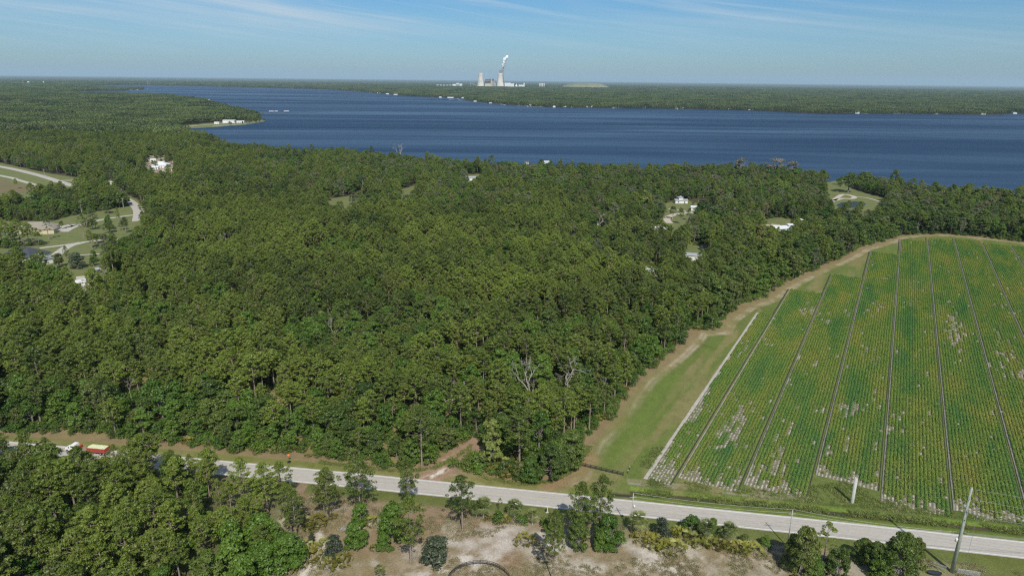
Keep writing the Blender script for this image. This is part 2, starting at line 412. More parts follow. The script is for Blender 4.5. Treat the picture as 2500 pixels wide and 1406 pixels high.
CL['meadow'] = poly([(2016, 446), (2070, 436), (2078, 460), (2100, 468), (2165, 484), (2160, 498, 8), (2130, 512, 12), (2045, 512, 12), (2028, 480, 10), (2014, 462, 12)])
CL['r4'] = poly([(1678, 598), (1722, 600), (1730, 622), (1722, 640, 9), (1680, 642, 9), (1668, 622, 6)])
CL['r5'] = poly([(1568, 645), (1612, 655), (1612, 672, 9), (1570, 662, 9)])
CL['pool'] = poly([(1478, 618), (1506, 618), (1506, 634, 9), (1478, 634, 9)])
CL['white2'] = poly([(1780, 488), (1804, 488), (1804, 502, 9), (1780, 502, 9)])
CL['farfield'] = poly([(-120, 246), (50, 246), (45, 252, 6), (-120, 256, 6)])
CL['point'] = poly([(430, 309), (490, 302), (545, 298), (600, 296), (646, 292.5), (647, 297), (600, 305), (520, 311), (428, 316)])

# front edge of the big wood, on the ground
wood_edge = [(-500, 1038), (0, 1062), (120, 1060), (200, 1066), (290, 1076), (400, 1086), (500, 1094), (560, 1108), (640, 1112), (700, 1110), (780, 1124), (880, 1136), (1000, 1148),
             (1060, 1138), (1110, 1112), (1150, 1085), (1150, 1110), (1128, 1140), (1200, 1166), (1280, 1178), (1340, 1172), (1385, 1150), (1425, 1105), (1440, 1072), (1500, 1020), (1530, 965),
             (1560, 925), (1620, 880), (1675, 832), (1695, 806), (1750, 805), (1765, 780), (1810, 748), (1870, 726), (1900, 703), (1960, 672), (2060, 628), (2100, 606), (2140, 596), (2200, 575), (2300, 571), (2400, 580), (2500, 592), (2800, 625)]
WOOD = poly(wood_edge)
WOOD = np.vstack([WOOD, [[2500, 900], [2500, 1500], [-3000, 3200], [-3000, 200]]])
# wood on the near side of the road
near_wood = [(-700, 1066, 3), (0, 1098, 3.5), (138, 1103, 3.5), (148, 1112, 10.5), (270, 1122, 10.5), (280, 1114, 3.5), (420, 1132, 3.5), (500, 1141, 4), (545, 1162, 7), (600, 1188, 10), (650, 1236, 10), (690, 1298, 8), (690, 1340), (660, 1380), (640, 1420), (600, 1560), (-900, 1560)]
NWOOD = poly(near_wood)

# ------------------------------------------------------------------ ground
def base_ground():
    """one sheet to the horizon"""
    me = bpy.data.meshes.new('ground')
    rr = [0, 400, 1500, 5000, 20000, 80000]; n_ = 48
    vs = [(0, 0, -0.35)]; fs = []
    for r in rr[1:]:
        vs += [(r * math.cos(2 * math.pi * k / n_), r * math.sin(2 * math.pi * k / n_), -0.35) for k in range(n_)]
    fs += [(0, 1 + k, 1 + (k + 1) % n_) for k in range(n_)]
    for i in range(len(rr) - 2):
        a = 1 + i * n_; b = a + n_
        fs += [(a + k, b + k, b + (k + 1) % n_, a + (k + 1) % n_) for k in range(n_)]
    me.from_pydata(vs, [], fs); me.update()
    me.materials.append(mat('forest_floor', (0.05, 0.055, 0.022), 0.95, (0.08, (0.09, 0.065, 0.035), 8)))
    return struct(link('ground', me))
base_ground()

# lake
def water_mat(name, streaks=True):
    mt = bpy.data.materials.new(name); mt.use_nodes = True
    n, l = mt.node_tree.nodes, mt.node_tree.links; b = n['Principled BSDF']
    b.inputs['Base Color'].default_value = (0.004, 0.028, 0.074, 1)
    b.inputs['IOR'].default_value = 1.333; b.inputs['Specular IOR Level'].default_value = 0.38
    g = n.new('ShaderNodeNewGeometry')
    w = n.new('ShaderNodeTexNoise'); w.inputs['Scale'].default_value = 0.22; w.inputs['Detail'].default_value = 3; w.inputs['Roughness'].default_value = 0.6
    l.new(g.outputs['Position'], w.inputs['Vector'])
    bp = n.new('ShaderNodeBump'); bp.inputs['Distance'].default_value = 1.0; l.new(w.outputs['Fac'], bp.inputs['Height'])
    mp = n.new('ShaderNodeMapping'); mp.inputs['Rotation'].default_value = (0, 0, R(7)); mp.inputs['Scale'].default_value = (0.0006, 0.0040, 1)
    l.new(g.outputs['Position'], mp.inputs[0])
    s = n.new('ShaderNodeTexNoise'); s.inputs['Scale'].default_value = 1.0; s.inputs['Detail'].default_value = 6; s.inputs['Roughness'].default_value = 0.62; s.inputs['Distortion'].default_value = 0.7
    l.new(mp.outputs[0], s.inputs['Vector'])
    r = n.new('ShaderNodeMapRange'); r.inputs['From Min'].default_value = 0.36; r.inputs['From Max'].default_value = 0.62
    r.inputs['To Min'].default_value = 0.55; r.inputs['To Max'].default_value = 0.30
    l.new(s.outputs['Fac'], r.inputs['Value']); 
    r2 = n.new('ShaderNodeMapRange'); r2.inputs['From Min'].default_value = 0.36; r2.inputs['From Max'].default_value = 0.62
    r2.inputs['To Min'].default_value = 1.0; r2.inputs['To Max'].default_value = 0.45
    l.new(s.outputs['Fac'], r2.inputs['Value']); 
    if streaks:
        l.new(r.outputs[0], b.inputs['Roughness']); l.new(r2.outputs[0], bp.inputs['Strength'])
    else:
        b.inputs['Roughness'].default_value = 0.25; bp.inputs['Strength'].default_value = 0.1; b.inputs['Base Color'].default_value = (0.02, 0.025, 0.018, 1); b.inputs['Specular IOR Level'].default_value = 0.25
    l.new(bp.outputs[0], b.inputs['Normal'])
    return mt
polysheet('lake_water', LAKE, 0.0, water_mat('lake_water'))

# the land near the camera: fine sheet with its cover colour (grass, sand, dirt, leaf litter)
gx = np.concatenate([np.arange(-190, -62, 1.6), np.arange(-62, 160, 0.5), np.arange(160, 470, 1.6)])
gy = np.concatenate([np.arange(80, 205, 0.5), np.arange(205, 600, 1.6)])
GX, GY = np.meshgrid(gx, gy); P = np.stack([GX.ravel(), GY.ravel()], 1)
x_, y_ = P[:, 0], P[:, 1]
rd = road_d(P); u_, v_ = uv(P)
n1 = fbm(x_, y_, 18, 0, 5); n2 = fbm(x_, y_, 5, 1, 5); n3 = fbm(x_, y_, 1.6, 2, 4); n4 = fbm(x_, y_, 45, 3, 3)
def lerp(C, c, a): 
    a = np.clip(a, 0, 1)[:, None]; return C * (1 - a) + np.asarray(c, float) * a
GRASS = (0.125, 0.155, 0.042); GREEN = (0.125, 0.168, 0.038); DRY = (0.25, 0.20, 0.095); LITTER = (0.235, 0.17, 0.10); SAND = (0.52, 0.47, 0.40); DIRT = (0.34, 0.25, 0.165); FLOOR = (0.055, 0.055, 0.025)
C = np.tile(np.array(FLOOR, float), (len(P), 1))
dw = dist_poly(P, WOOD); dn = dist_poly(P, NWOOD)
# far side: verge + lane by the trees
far_side = rd > 0
C = np.where(far_side[:, None], np.array(GRASS), C)
C = lerp(C, (0.075, 0.105, 0.022), far_side * sstep(0.45, 0.7, n1) * 0.8)
edge_d = -dw        # distance outside the wood
lane = far_side & (u_ < -40) | (far_side & (edge_d < 60) & (v_ > 180))
C = lerp(C, GREEN, lane * sstep(6, 12, edge_d) * sstep(0.35, 0.6, n1 * .6 + n2 * .4) * .85)
C = lerp(C, DRY, lane * sstep(0.46, 0.68, fbm(u_, v_ * 0.12, 5, 2, 5)) * 0.6)
C = lerp(C, DRY, lane * sstep(8.0, 5.0, edge_d + 2 * (n2 - .5)) * 0.8)
C = lerp(C, LITTER, far_side * sstep(2.2 + 2.0 * n1, 0.5, edge_d) * (edge_d > -3) * 0.7)
tr = (np.exp(-((edge_d - 4.6) / 0.8) ** 2) + np.exp(-((edge_d - 6.6) / 0.8) ** 2)) * lane
C = lerp(C, (0.40, 0.33, 0.24), tr * sstep(0.35, 0.6, n2 * .6 + n1 * .4) * 0.9)
# the green strip inside the lane near the board fence
pf = np.array(at(1560, 1060)[:2]); 
C = lerp(C, GREEN, far_side * np.exp(-(dist_line(P, [at(1480, 1130)[:2], at(1560, 1020)[:2], at(1640, 920)[:2]]) / 5.5) ** 2) * sstep(0.3, 0.6, n1 + .15))
# verge between road and field: swale, tracks
vd = rd - ROAD_HALF
C = lerp(C, (0.13, 0.165, 0.03), (vd > 0) * (vd < 4.0) * 0.7)
sw = far_side & (x_ > 35)
C = lerp(C, (0.065, 0.10, 0.018), sw * np.exp(-((vd - 4.6) / 1.2) ** 2) * 0.8)
C = lerp(C, (0.14, 0.20, 0.035), sw * np.exp(-((vd - 6.3) / 0.9) ** 2) * sstep(0.4, 0.65, n1) * 0.9)
C = lerp(C, (0.32, 0.27, 0.20), sw * np.exp(-((vd - 9.0) / 0.9) ** 2) * sstep(0.42, 0.62, n2) * 0.8)
C = lerp(C, (0.30, 0.25, 0.18), sw * np.exp(-((vd - 11.0) / 0.7) ** 2) * sstep(0.45, 0.62, n2) * 0.6)
C = lerp(C, DRY, (x_ < 35) * far_side * (vd < 14) * sstep(0.42, 0.68, n2 * .5 + n1 * .5) * 0.45)
C = lerp(C, (0.28, 0.185, 0.10), far_side * np.exp(-(dist_line(P, [at(1340, 1190)[:2], at(1380, 1165)[:2], at(1440, 1120)[:2]]) / 3.2) ** 2) * sstep(0.3, 0.55, n1 + .1) * 0.85)
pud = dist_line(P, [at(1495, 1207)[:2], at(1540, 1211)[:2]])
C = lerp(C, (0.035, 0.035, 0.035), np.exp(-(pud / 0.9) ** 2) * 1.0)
# dirt drive into the wood
dd = dist_line(P, [at(1020, 1174)[:2], at(1075, 1150)[:2], at(1120, 1118)[:2], at(1150, 1092)[:2], at(1160, 1070)[:2]])
C = lerp(C, (0.29, 0.195, 0.13), sstep(5.6, 3.4, dd + 1.6 * (n2 - .5)))
ds = dist_line(P, [at(1035, 1170)[:2], at(1062, 1158)[:2], at(1088, 1146)[:2]])
C = lerp(C, (0.66, 0.61, 0.53), sstep(2.0, 0.4, ds + 2.2 * (n3 - .5)) * sstep(0.33, 0.6, n3) * .9)
for q in ((1088, 1124), (1128, 1138), (1131, 1126)):
    C = lerp(C, (0.62, 0.50, 0.30), np.exp(-(np.hypot(*(P - np.array(at(*q)[:2])).T) / 0.9) ** 2) * sstep(.4, .6, n3))
# near side of the road
ns = rd < 0
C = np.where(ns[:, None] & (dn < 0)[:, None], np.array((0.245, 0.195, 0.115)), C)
nd = -rd - ROAD_HALF
clr = ns & (dn < 0)
C = lerp(C, (0.20, 0.205, 0.085), clr * sstep(0.38, 0.62, n1) * 0.8)
C = lerp(C, (0.255, 0.15, 0.10), clr * sstep(20, -5, x_) * sstep(0.30, 0.6, n4 * .4 + n1 * .6) * 0.8)
C = lerp(C, (0.40, 0.345, 0.28), clr * sstep(0.46, 0.72, fbm(x_, y_, 13, 3, 6)) * sstep(6, 11, nd) * 0.7)
C = lerp(C, (0.49, 0.445, 0.39), clr * sstep(0.52, 0.76, fbm(x_, y_, 8, 1, 6)) * sstep(8, 13, nd) * 0.8)
for q, rad_, a in (((1050, 1395), 6, .8), ((1150, 1370), 8, .95), ((1120, 1345), 4, .6), ((1640, 1350), 7, .7), ((1560, 1365), 9, .7), ((1760, 1350), 8, .6), ((1660, 1400), 9, .7), ((720, 1400), 4, .8), ((1900, 1375), 6, .5)):
    dq = np.hypot((x_ - at(*q).x) , (y_ - at(*q).y) * 1.5)
    C = lerp(C, (0.53, 0.48, 0.42), a * np.exp(-(dq / rad_) ** 2) * sstep(0.38, 0.68, n2 * .5 + n3 * .5))
dp = dist_line(P, [at(780, 1300)[:2], at(785, 1345)[:2], at(760, 1385)[:2], at(720, 1420)[:2]])
C = lerp(C, (0.55, 0.50, 0.43), sstep(1.5, 0.5, dp + (n3 - .5)) * 0.8)
C = lerp(C, (0.115, 0.140, 0.035), ns * (x_ > -60) * sstep(6.0 + 2.5 * n1, 3.8, nd) * (nd > 0) * 0.9)
C = lerp(C, (0.13, 0.145, 0.04), ns * sstep(112, 121, x_) * (1 - sstep(9, 12, nd)) * 0.9)
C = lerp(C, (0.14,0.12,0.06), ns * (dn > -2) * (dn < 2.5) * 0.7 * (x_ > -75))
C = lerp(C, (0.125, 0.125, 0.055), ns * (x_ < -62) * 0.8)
for a_, b_ in (((2000, 1172), (2150, 1205)), ((1560, 1176), (1640, 1182))):
    pass
C = C * (0.80 + 0.40 * n3[:, None])
C = np.clip(C, 0.01, 0.8)
Z = 0.10 * (n1 - .5) + 0.06 * (n2 - .5)
Z = Z - 0.55 * sw * np.exp(-((vd - 4.8) / 1.3) ** 2) + 0.25 * sw * np.exp(-((vd - 7.2) / 1.0) ** 2)
Z = np.where(np.abs(rd) < ROAD_HALF + 1.5, -0.06, Z)
Z = np.where((u_ > -54) & far_side & (vd > 12), np.minimum(Z, -0.05), Z) 
idx = np.arange(len(P)).reshape(len(gy), len(gx))
Fg = np.stack([idx[:-1, :-1], idx[:-1, 1:], idx[1:, 1:], idx[1:, :-1]], -1).reshape(-1, 4)
nm = bpy.data.materials.new('ground_cover'); nm.use_nodes = True
n, l = nm.node_tree.nodes, nm.node_tree.links
at_ = n.new('ShaderNodeAttribute'); at_.attribute_name = 'cover'
g = n.new('ShaderNodeNewGeometry'); t = n.new('ShaderNodeTexNoise'); t.inputs['Scale'].default_value = 2.2; t.inputs['Detail'].default_value = 6; t.inputs['Roughness'].default_value = 0.75
l.new(g.outputs['Position'], t.inputs['Vector'])
r = n.new('ShaderNodeMapRange'); r.inputs['From Min'].default_value = 0.3; r.inputs['From Max'].default_value = 0.7; r.inputs['To Min'].default_value = 0.62; r.inputs['To Max'].default_value = 1.38; l.new(t.outputs['Fac'], r.inputs['Value'])
mm = n.new('ShaderNodeVectorMath'); mm.operation = 'SCALE'; l.new(at_.outputs['Color'], mm.inputs[0]); l.new(r.outputs[0], mm.inputs['Scale'])
l.new(mm.outputs[0], n['Principled BSDF'].inputs['Base Color']); n['Principled BSDF'].inputs['Roughness'].default_value = 0.95; n['Principled BSDF'].inputs['Specular IOR Level'].default_value = 0.1
bp = n.new('ShaderNodeBump'); bp.inputs['Strength'].default_value = 0.6; bp.inputs['Distance'].default_value = 0.12; l.new(t.outputs['Fac'], bp.inputs['Height']); l.new(bp.outputs[0], n['Principled BSDF'].inputs['Normal'])
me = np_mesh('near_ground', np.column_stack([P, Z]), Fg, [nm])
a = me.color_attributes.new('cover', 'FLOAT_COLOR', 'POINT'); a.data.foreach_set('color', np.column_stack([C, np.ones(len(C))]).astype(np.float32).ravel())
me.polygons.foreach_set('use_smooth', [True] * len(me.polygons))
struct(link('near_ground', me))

# ------------------------------------------------------------------ main road
xs = np.arange(-420, 300, 6.0)
RP = [(x, float(road_mid(x))) for x in xs]
struct(ribbon('road', RP, 2 * ROAD_HALF + 1.0, 0.03, M['asphalt']))
def offset_line(pts, d):
    out = []
    for i, p in enumerate(pts):
        a = Vector(pts[max(i - 1, 0)]); b = Vector(pts[min(i + 1, len(pts) - 1)]); t_ = (b - a).normalized()
        out.append((p[0] - t_.y * d, p[1] + t_.x * d))
    return out
mk = MB()
for sgn in (-1, 1):
    L_ = offset_line(RP, sgn * (ROAD_HALF - 0.1)); 
    A = offset_line(L_, 0.11); B = offset_line(L_, -0.11)
    mk.add([(p[0], p[1], 0.036) for p in A] + [(p[0], p[1], 0.036) for p in B], [(i, i + len(A), i + 1 + len(A), i + 1) for i in range(len(A) - 1)])
struct(mk.build('road_edge_lines', M['white']))
mk = MB()
for x in np.arange(-420, 290, 12.2):
    q = [(x + 3.05 * t_, float(road_mid(x + 3.05 * t_))) for t_ in (0, 1)]
    A = offset_line(q, 0.07); B = offset_line(q, -0.07)
    mk.add([(p[0], p[1], 0.036) for p in A + B], [(0, 2, 3, 1)])
struct(mk.build('road_centre_dashes', M['yellow']))
trk = mat('wheel_worn_asphalt', (0.40, 0.37, 0.325), 0.9, (0.8, (0.45, 0.415, 0.365), 8))
mk = MB()
for o_ in (-2.55, -.95, .95, 2.55):
    L_ = offset_line(RP, o_); A = offset_line(L_, 0.30); B = offset_line(L_, -0.30)
    mk.add([(p[0], p[1], 0.0335) for p in A] + [(p[0], p[1], 0.0335) for p in B], [(i, i + len(A), i + 1 + len(A), i + 1) for i in range(len(A) - 1)])
struct(mk.build('road_wheel_tracks', trk))
# dark tyre marks and patched cracks along the lanes
mk = MB()
for k_ in range(26):
    x = random.uniform(-60, 150); L_ = random.uniform(4, 16); o_ = random.uniform(-ROAD_HALF + .5, ROAD_HALF - .5)
    q = [(x + L_ * t_ / 4, float(road_mid(x + L_ * t_ / 4)) + o_ + random.uniform(-.12, .12)) for t_ in range(5)]
    A = offset_line(q, 0.025); B = offset_line(q, -0.025)
    mk.add([(p[0], p[1], 0.0365) for p in A + B], [(i, i + 5, i + 6, i + 1) for i in range(4)])
struct(mk.build('road_cracks', mat('sealed_crack', (0.12, 0.11, 0.10), 0.9)))

# ------------------------------------------------------------------ crop field
soil = bpy.data.materials.new('field_soil'); soil.use_nodes = True
n, l = soil.node_tree.nodes, soil.node_tree.links
g = n.new('ShaderNodeNewGeometry'); t = n.new('ShaderNodeTexNoise'); t.inputs['Scale'].default_value = 1.3; t.inputs['Detail'].default_value = 8; l.new(g.outputs['Position'], t.inputs['Vector'])
rp = n.new('ShaderNodeValToRGB'); rp.color_ramp.elements[0].color = (0.20, 0.18, 0.13, 1); rp.color_ramp.elements[0].position = 0.38
rp.color_ramp.elements[1].color = (0.46, 0.43, 0.37, 1); rp.color_ramp.elements[1].position = 0.60
l.new(t.outputs['Fac'], rp.inputs[0]); l.new(rp.outputs[0], n['Principled BSDF'].inputs['Base Color']); n['Principled BSDF'].inputs['Roughness'].default_value = 0.95
n['Principled BSDF'].inputs['Specular IOR Level'].default_value = 0.1
ROWS = []      # (u, v0, v1)
sv, sf, sm = [], [], []
bank_d = mat('ditch_grass_shade', (0.05, 0.06, 0.025), 0.95, (0.9, (0.03, 0.03, 0.02)))  # grass bank and trench sides, with the ditch shade painted into the dark tone
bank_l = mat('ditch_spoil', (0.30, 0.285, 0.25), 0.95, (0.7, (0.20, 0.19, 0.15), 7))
bank_s = mat('pale_ditch_spoil', (0.46, 0.43, 0.38), 0.95, (0.7, (0.34, 0.31, 0.26), 7))
def strip(prof, v0, v1):
    """prof: (u, z, material of the face to the next point)"""
    vs_ = np.arange(v0 - 1.5, v1 + 1.5, 3.0); base_i = len(sv); npf = len(prof)
    for vi, v in enumerate(vs_):
        edge = 1.0 if 0 < vi < len(vs_) - 1 else 0.0
        for (u, z, m_) in prof:
            p = xy(u + (random.uniform(-.05, .05) if m_ else 0), v)
            sv.append((p[0], p[1], (z + random.uniform(-.03, .03)) * edge + 0.06 * edge - (0.05 if not edge else 0)))
    for i in range(len(vs_) - 1):
        for j in range(npf - 1):
            a_ = base_i + i * npf + j
            sf.append((a_, a_ + 1, a_ + npf + 1, a_ + npf)); sm.append(prof[j][2])
for bi, (u0, u1, v0, v1) in enumerate(beds):
    nrow = 16 if bi else 7
    ua = u0 + (0.95 if bi else 0.75); ub = u1 - 0.50
    step = (ub - ua) / nrow
    pale = 3 if bi == 1 else 2
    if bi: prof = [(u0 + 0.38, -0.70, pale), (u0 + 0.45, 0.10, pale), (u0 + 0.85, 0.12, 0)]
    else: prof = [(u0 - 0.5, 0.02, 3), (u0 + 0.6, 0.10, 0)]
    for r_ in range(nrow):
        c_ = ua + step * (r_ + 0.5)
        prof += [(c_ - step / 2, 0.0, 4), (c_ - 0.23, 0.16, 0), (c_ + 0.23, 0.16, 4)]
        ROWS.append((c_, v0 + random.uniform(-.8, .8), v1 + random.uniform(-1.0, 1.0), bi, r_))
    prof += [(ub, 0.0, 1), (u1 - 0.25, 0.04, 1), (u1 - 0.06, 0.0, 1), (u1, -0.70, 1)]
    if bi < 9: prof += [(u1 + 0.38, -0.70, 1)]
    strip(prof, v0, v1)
    if bi < 9 and beds[bi + 1][3] > v1 + 2: strip([(u1 - 0.8, -.03, 1), (u1 - .2, 0.06, 1), (u1, -.70, 1), (u1 + .375, -.70, 1)], v1 + 1.0, beds[bi + 1][3])
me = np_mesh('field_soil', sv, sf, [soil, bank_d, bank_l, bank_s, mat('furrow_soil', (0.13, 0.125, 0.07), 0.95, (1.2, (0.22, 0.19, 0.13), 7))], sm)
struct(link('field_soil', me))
# narrow dark strips along the bottoms of the field ditches
mk = MB()
for (u0, u1, v0, v1) in beds:
    a_ = [xy(u1 + 0.02, v0 - 3), xy(u1 + 0.48, v0 - 3), xy(u1 + 0.48, v1 + 1), xy(u1 + 0.02, v1 + 1)]
    mk.add([(p[0], p[1], -0.42) for p in a_], [(0, 1, 2, 3)])
struct(mk.build('ditch_floor_strip', mat('dark_ditch_floor', (0.03, 0.026, 0.02), 0.5, (0.8, (0.06, 0.05, 0.035)))))

def leaves(centres, dirs, size, rng, aspect=1.0, jitter=0.7, hang=0.0):
    """one triangle per leaf; centres (n,3), dirs = preferred normals"""
    n_ = len(centres)
    N = dirs + rng.normal(0, jitter, (n_, 3)); N[:, 2] += 0.25
    N /= np.linalg.norm(N, axis=1)[:, None] + 1e-9
    A = np.cross(N, rng.normal(0, 1, (n_, 3)))
    if hang: A = A * (1 - hang) + np.array([0, 0, -1.0]) * hang * np.linalg.norm(A, axis=1)[:, None]
    A /= np.linalg.norm(A, axis=1)[:, None] + 1e-9
    B = np.cross(N, A); B /= np.linalg.norm(B, axis=1)[:, None] + 1e-9
    s = (size * rng.uniform(0.6, 1.35, n_))[:, None]
    V = np.stack([centres + A * s, centres - A * s * 0.55 + B * s * 0.75 / aspect, centres - A * s * 0.55 - B * s * 0.75 / aspect], 1).reshape(-1, 3)
    Fc = np.arange(3 * n_).reshape(-1, 3)
    return V, Fc
def clumps(cc, rad, per, size, rng, squash=0.75, aspect=1.0, hang=0.0, solid=0.35, jitter=0.7):
    """leaf clumps round centres cc (k,3) with radii rad (k,)"""
    k = len(cc); per = np.maximum(3, (per * (rad / rad.mean()) ** 2).astype(int))
    own = np.repeat(np.arange(k), per); n_ = len(own)
    d = rng.normal(0, 1, (n_, 3)); d /= np.linalg.norm(d, axis=1)[:, None]
    low = d[:, 2] < -0.3; d[low, 2] *= -0.6
    rr = rad[own] * (solid + (1 - solid) * rng.uniform(0, 1, n_) ** 0.5)
    Pp = cc[own] + d * rr[:, None] * np.array([1, 1, squash])
    V, Fc = leaves(Pp, d, size, rng, aspect, jitter, hang)
    tone = np.clip(rng.uniform(0.0, 1.0, k)[own] * 0.6 + rng.uniform(0, 0.4, n_), 0, 1)
    return V, Fc, np.repeat(tone, 3)

# crop row segments, 3 m long
CROP = bpy.data.materials.new('crop_leaves'); CROP.use_nodes = True
n, l = CROP.node_tree.nodes, CROP.node_tree.links; n.clear()
out = n.new('ShaderNodeOutputMaterial'); g = n.new('ShaderNodeNewGeometry')
mp = n.new('ShaderNodeMapping'); mp.inputs['Rotation'].default_value = (0, 0, -math.atan2(FN[1], FN[0]))
l.new(g.outputs['Position'], mp.inputs[0])
m2 = n.new('ShaderNodeMapping'); m2.inputs['Scale'].default_value = (0.10, 0.020, 0.1); l.new(mp.outputs[0], m2.inputs[0])
t = n.new('ShaderNodeTexNoise'); t.inputs['Scale'].default_value = 1; t.inputs['Detail'].default_value = 5; t.inputs['Roughness'].default_value = 0.6; t.inputs['Distortion'].default_value = 0.3; l.new(m2.outputs[0], t.inputs['Vector'])
at_ = n.new('ShaderNodeAttribute'); at_.attribute_name = 'tone'
oi = n.new('ShaderNodeObjectInfo')
ad = n.new('ShaderNodeMath'); ad.operation = 'MULTIPLY_ADD'; l.new(at_.outputs['Fac'], ad.inputs[0]); ad.inputs[1].default_value = 0.16; l.new(t.outputs['Fac'], ad.inputs[2])
ad2 = n.new('ShaderNodeMath'); ad2.operation = 'MULTIPLY_ADD'; l.new(oi.outputs['Random'], ad2.inputs[0]); ad2.inputs[1].default_value = 0.07; l.new(ad.outputs[0], ad2.inputs[2])
rp = n.new('ShaderNodeValToRGB'); e = rp.color_ramp.elements
e[0].position = 0.34; e[0].color = (0.060, 0.180, 0.064, 1); e[1].position = 0.92; e[1].color = (0.32, 0.25, 0.07, 1)
x = e.new(0.52); x.color = (0.122, 0.240, 0.056, 1)
x = e.new(0.64); x.color = (0.192, 0.275, 0.056, 1)
x = e.new(0.76); x.color = (0.262, 0.292, 0.064, 1)
l.new(ad2.outputs[0], rp.inputs[0])
d = n.new('ShaderNodeBsdfDiffuse'); l.new(rp.outputs[0], d.inputs[0]); tr_ = n.new('ShaderNodeBsdfTranslucent'); l.new(rp.outputs[0], tr_.inputs[0])
ms = n.new('ShaderNodeMixShader'); ms.inputs[0].default_value = 0.2; l.new(d.outputs[0], ms.inputs[1]); l.new(tr_.outputs[0], ms.inputs[2]); l.new(ms.outputs[0], out.inputs[0])
M['crop'] = CROP

def collection_of(name, meshes):
    c = bpy.data.collections.new(name)
    for i, me_ in enumerate(meshes):
        o = bpy.data.objects.new('%s_%02d' % (name, i), me_); c.objects.link(o)
    return c
def scatter(name, pos, rotz, scale, idx, meshes, label=None):
    """one object of kind stuff: instances of the meshes on points"""
    pos = np.asarray(pos, np.float32); n_ = len(pos)
    me_ = bpy.data.meshes.new(name); me_.vertices.add(n_); me_.vertices.foreach_set('co', pos.ravel())
    rot = np.zeros((n_, 3), np.float32); rot[:, 2] = rotz
    scale = np.asarray(scale, np.float32)
    if scale.ndim == 1: scale = np.repeat(scale[:, None], 3, 1)
    for nm_, ty, dt in (('rot', 'FLOAT_VECTOR', rot), ('scl', 'FLOAT_VECTOR', scale)):
        a = me_.attributes.new(nm_, ty, 'POINT'); a.data.foreach_set('vector', np.ascontiguousarray(dt, np.float32).ravel())
    a = me_.attributes.new('idx', 'INT', 'POINT'); a.data.foreach_set('value', np.asarray(idx, np.int32))
    o = link(name, me_)
    ng = bpy.data.node_groups.new(name, 'GeometryNodeTree')
    ng.interface.new_socket('Geometry', in_out='INPUT', socket_type='NodeSocketGeometry')
    ng.interface.new_socket('Geometry', in_out='OUTPUT', socket_type='NodeSocketGeometry')
    N_, L_ = ng.nodes, ng.links
    gi = N_.new('NodeGroupInput'); go = N_.new('NodeGroupOutput'); ip = N_.new('GeometryNodeInstanceOnPoints'); ci = N_.new('GeometryNodeCollectionInfo')
    ci.inputs['Collection'].default_value = collection_of(name + '_kinds', meshes); ci.inputs['Separate Children'].default_value = True; ci.inputs['Reset Children'].default_value = True
    def na(dt, nm_):
        q = N_.new('GeometryNodeInputNamedAttribute'); q.data_type = dt; q.inputs[0].default_value = nm_
        return q.outputs[0]
    L_.new(gi.outputs[0], ip.inputs['Points']); L_.new(ci.outputs[0], ip.inputs['Instance']); ip.inputs['Pick Instance'].default_value = True
    L_.new(na('INT', 'idx'), ip.inputs['Instance Index']); L_.new(na('FLOAT_VECTOR', 'rot'), ip.inputs['Rotation']); L_.new(na('FLOAT_VECTOR', 'scl'), ip.inputs['Scale'])
    L_.new(ip.outputs[0], go.inputs[0])
    md = o.modifiers.new('scatter', 'NODES'); md.node_group = ng
    o['kind'] = 'stuff'
    if label: o['label'] = label
    return o

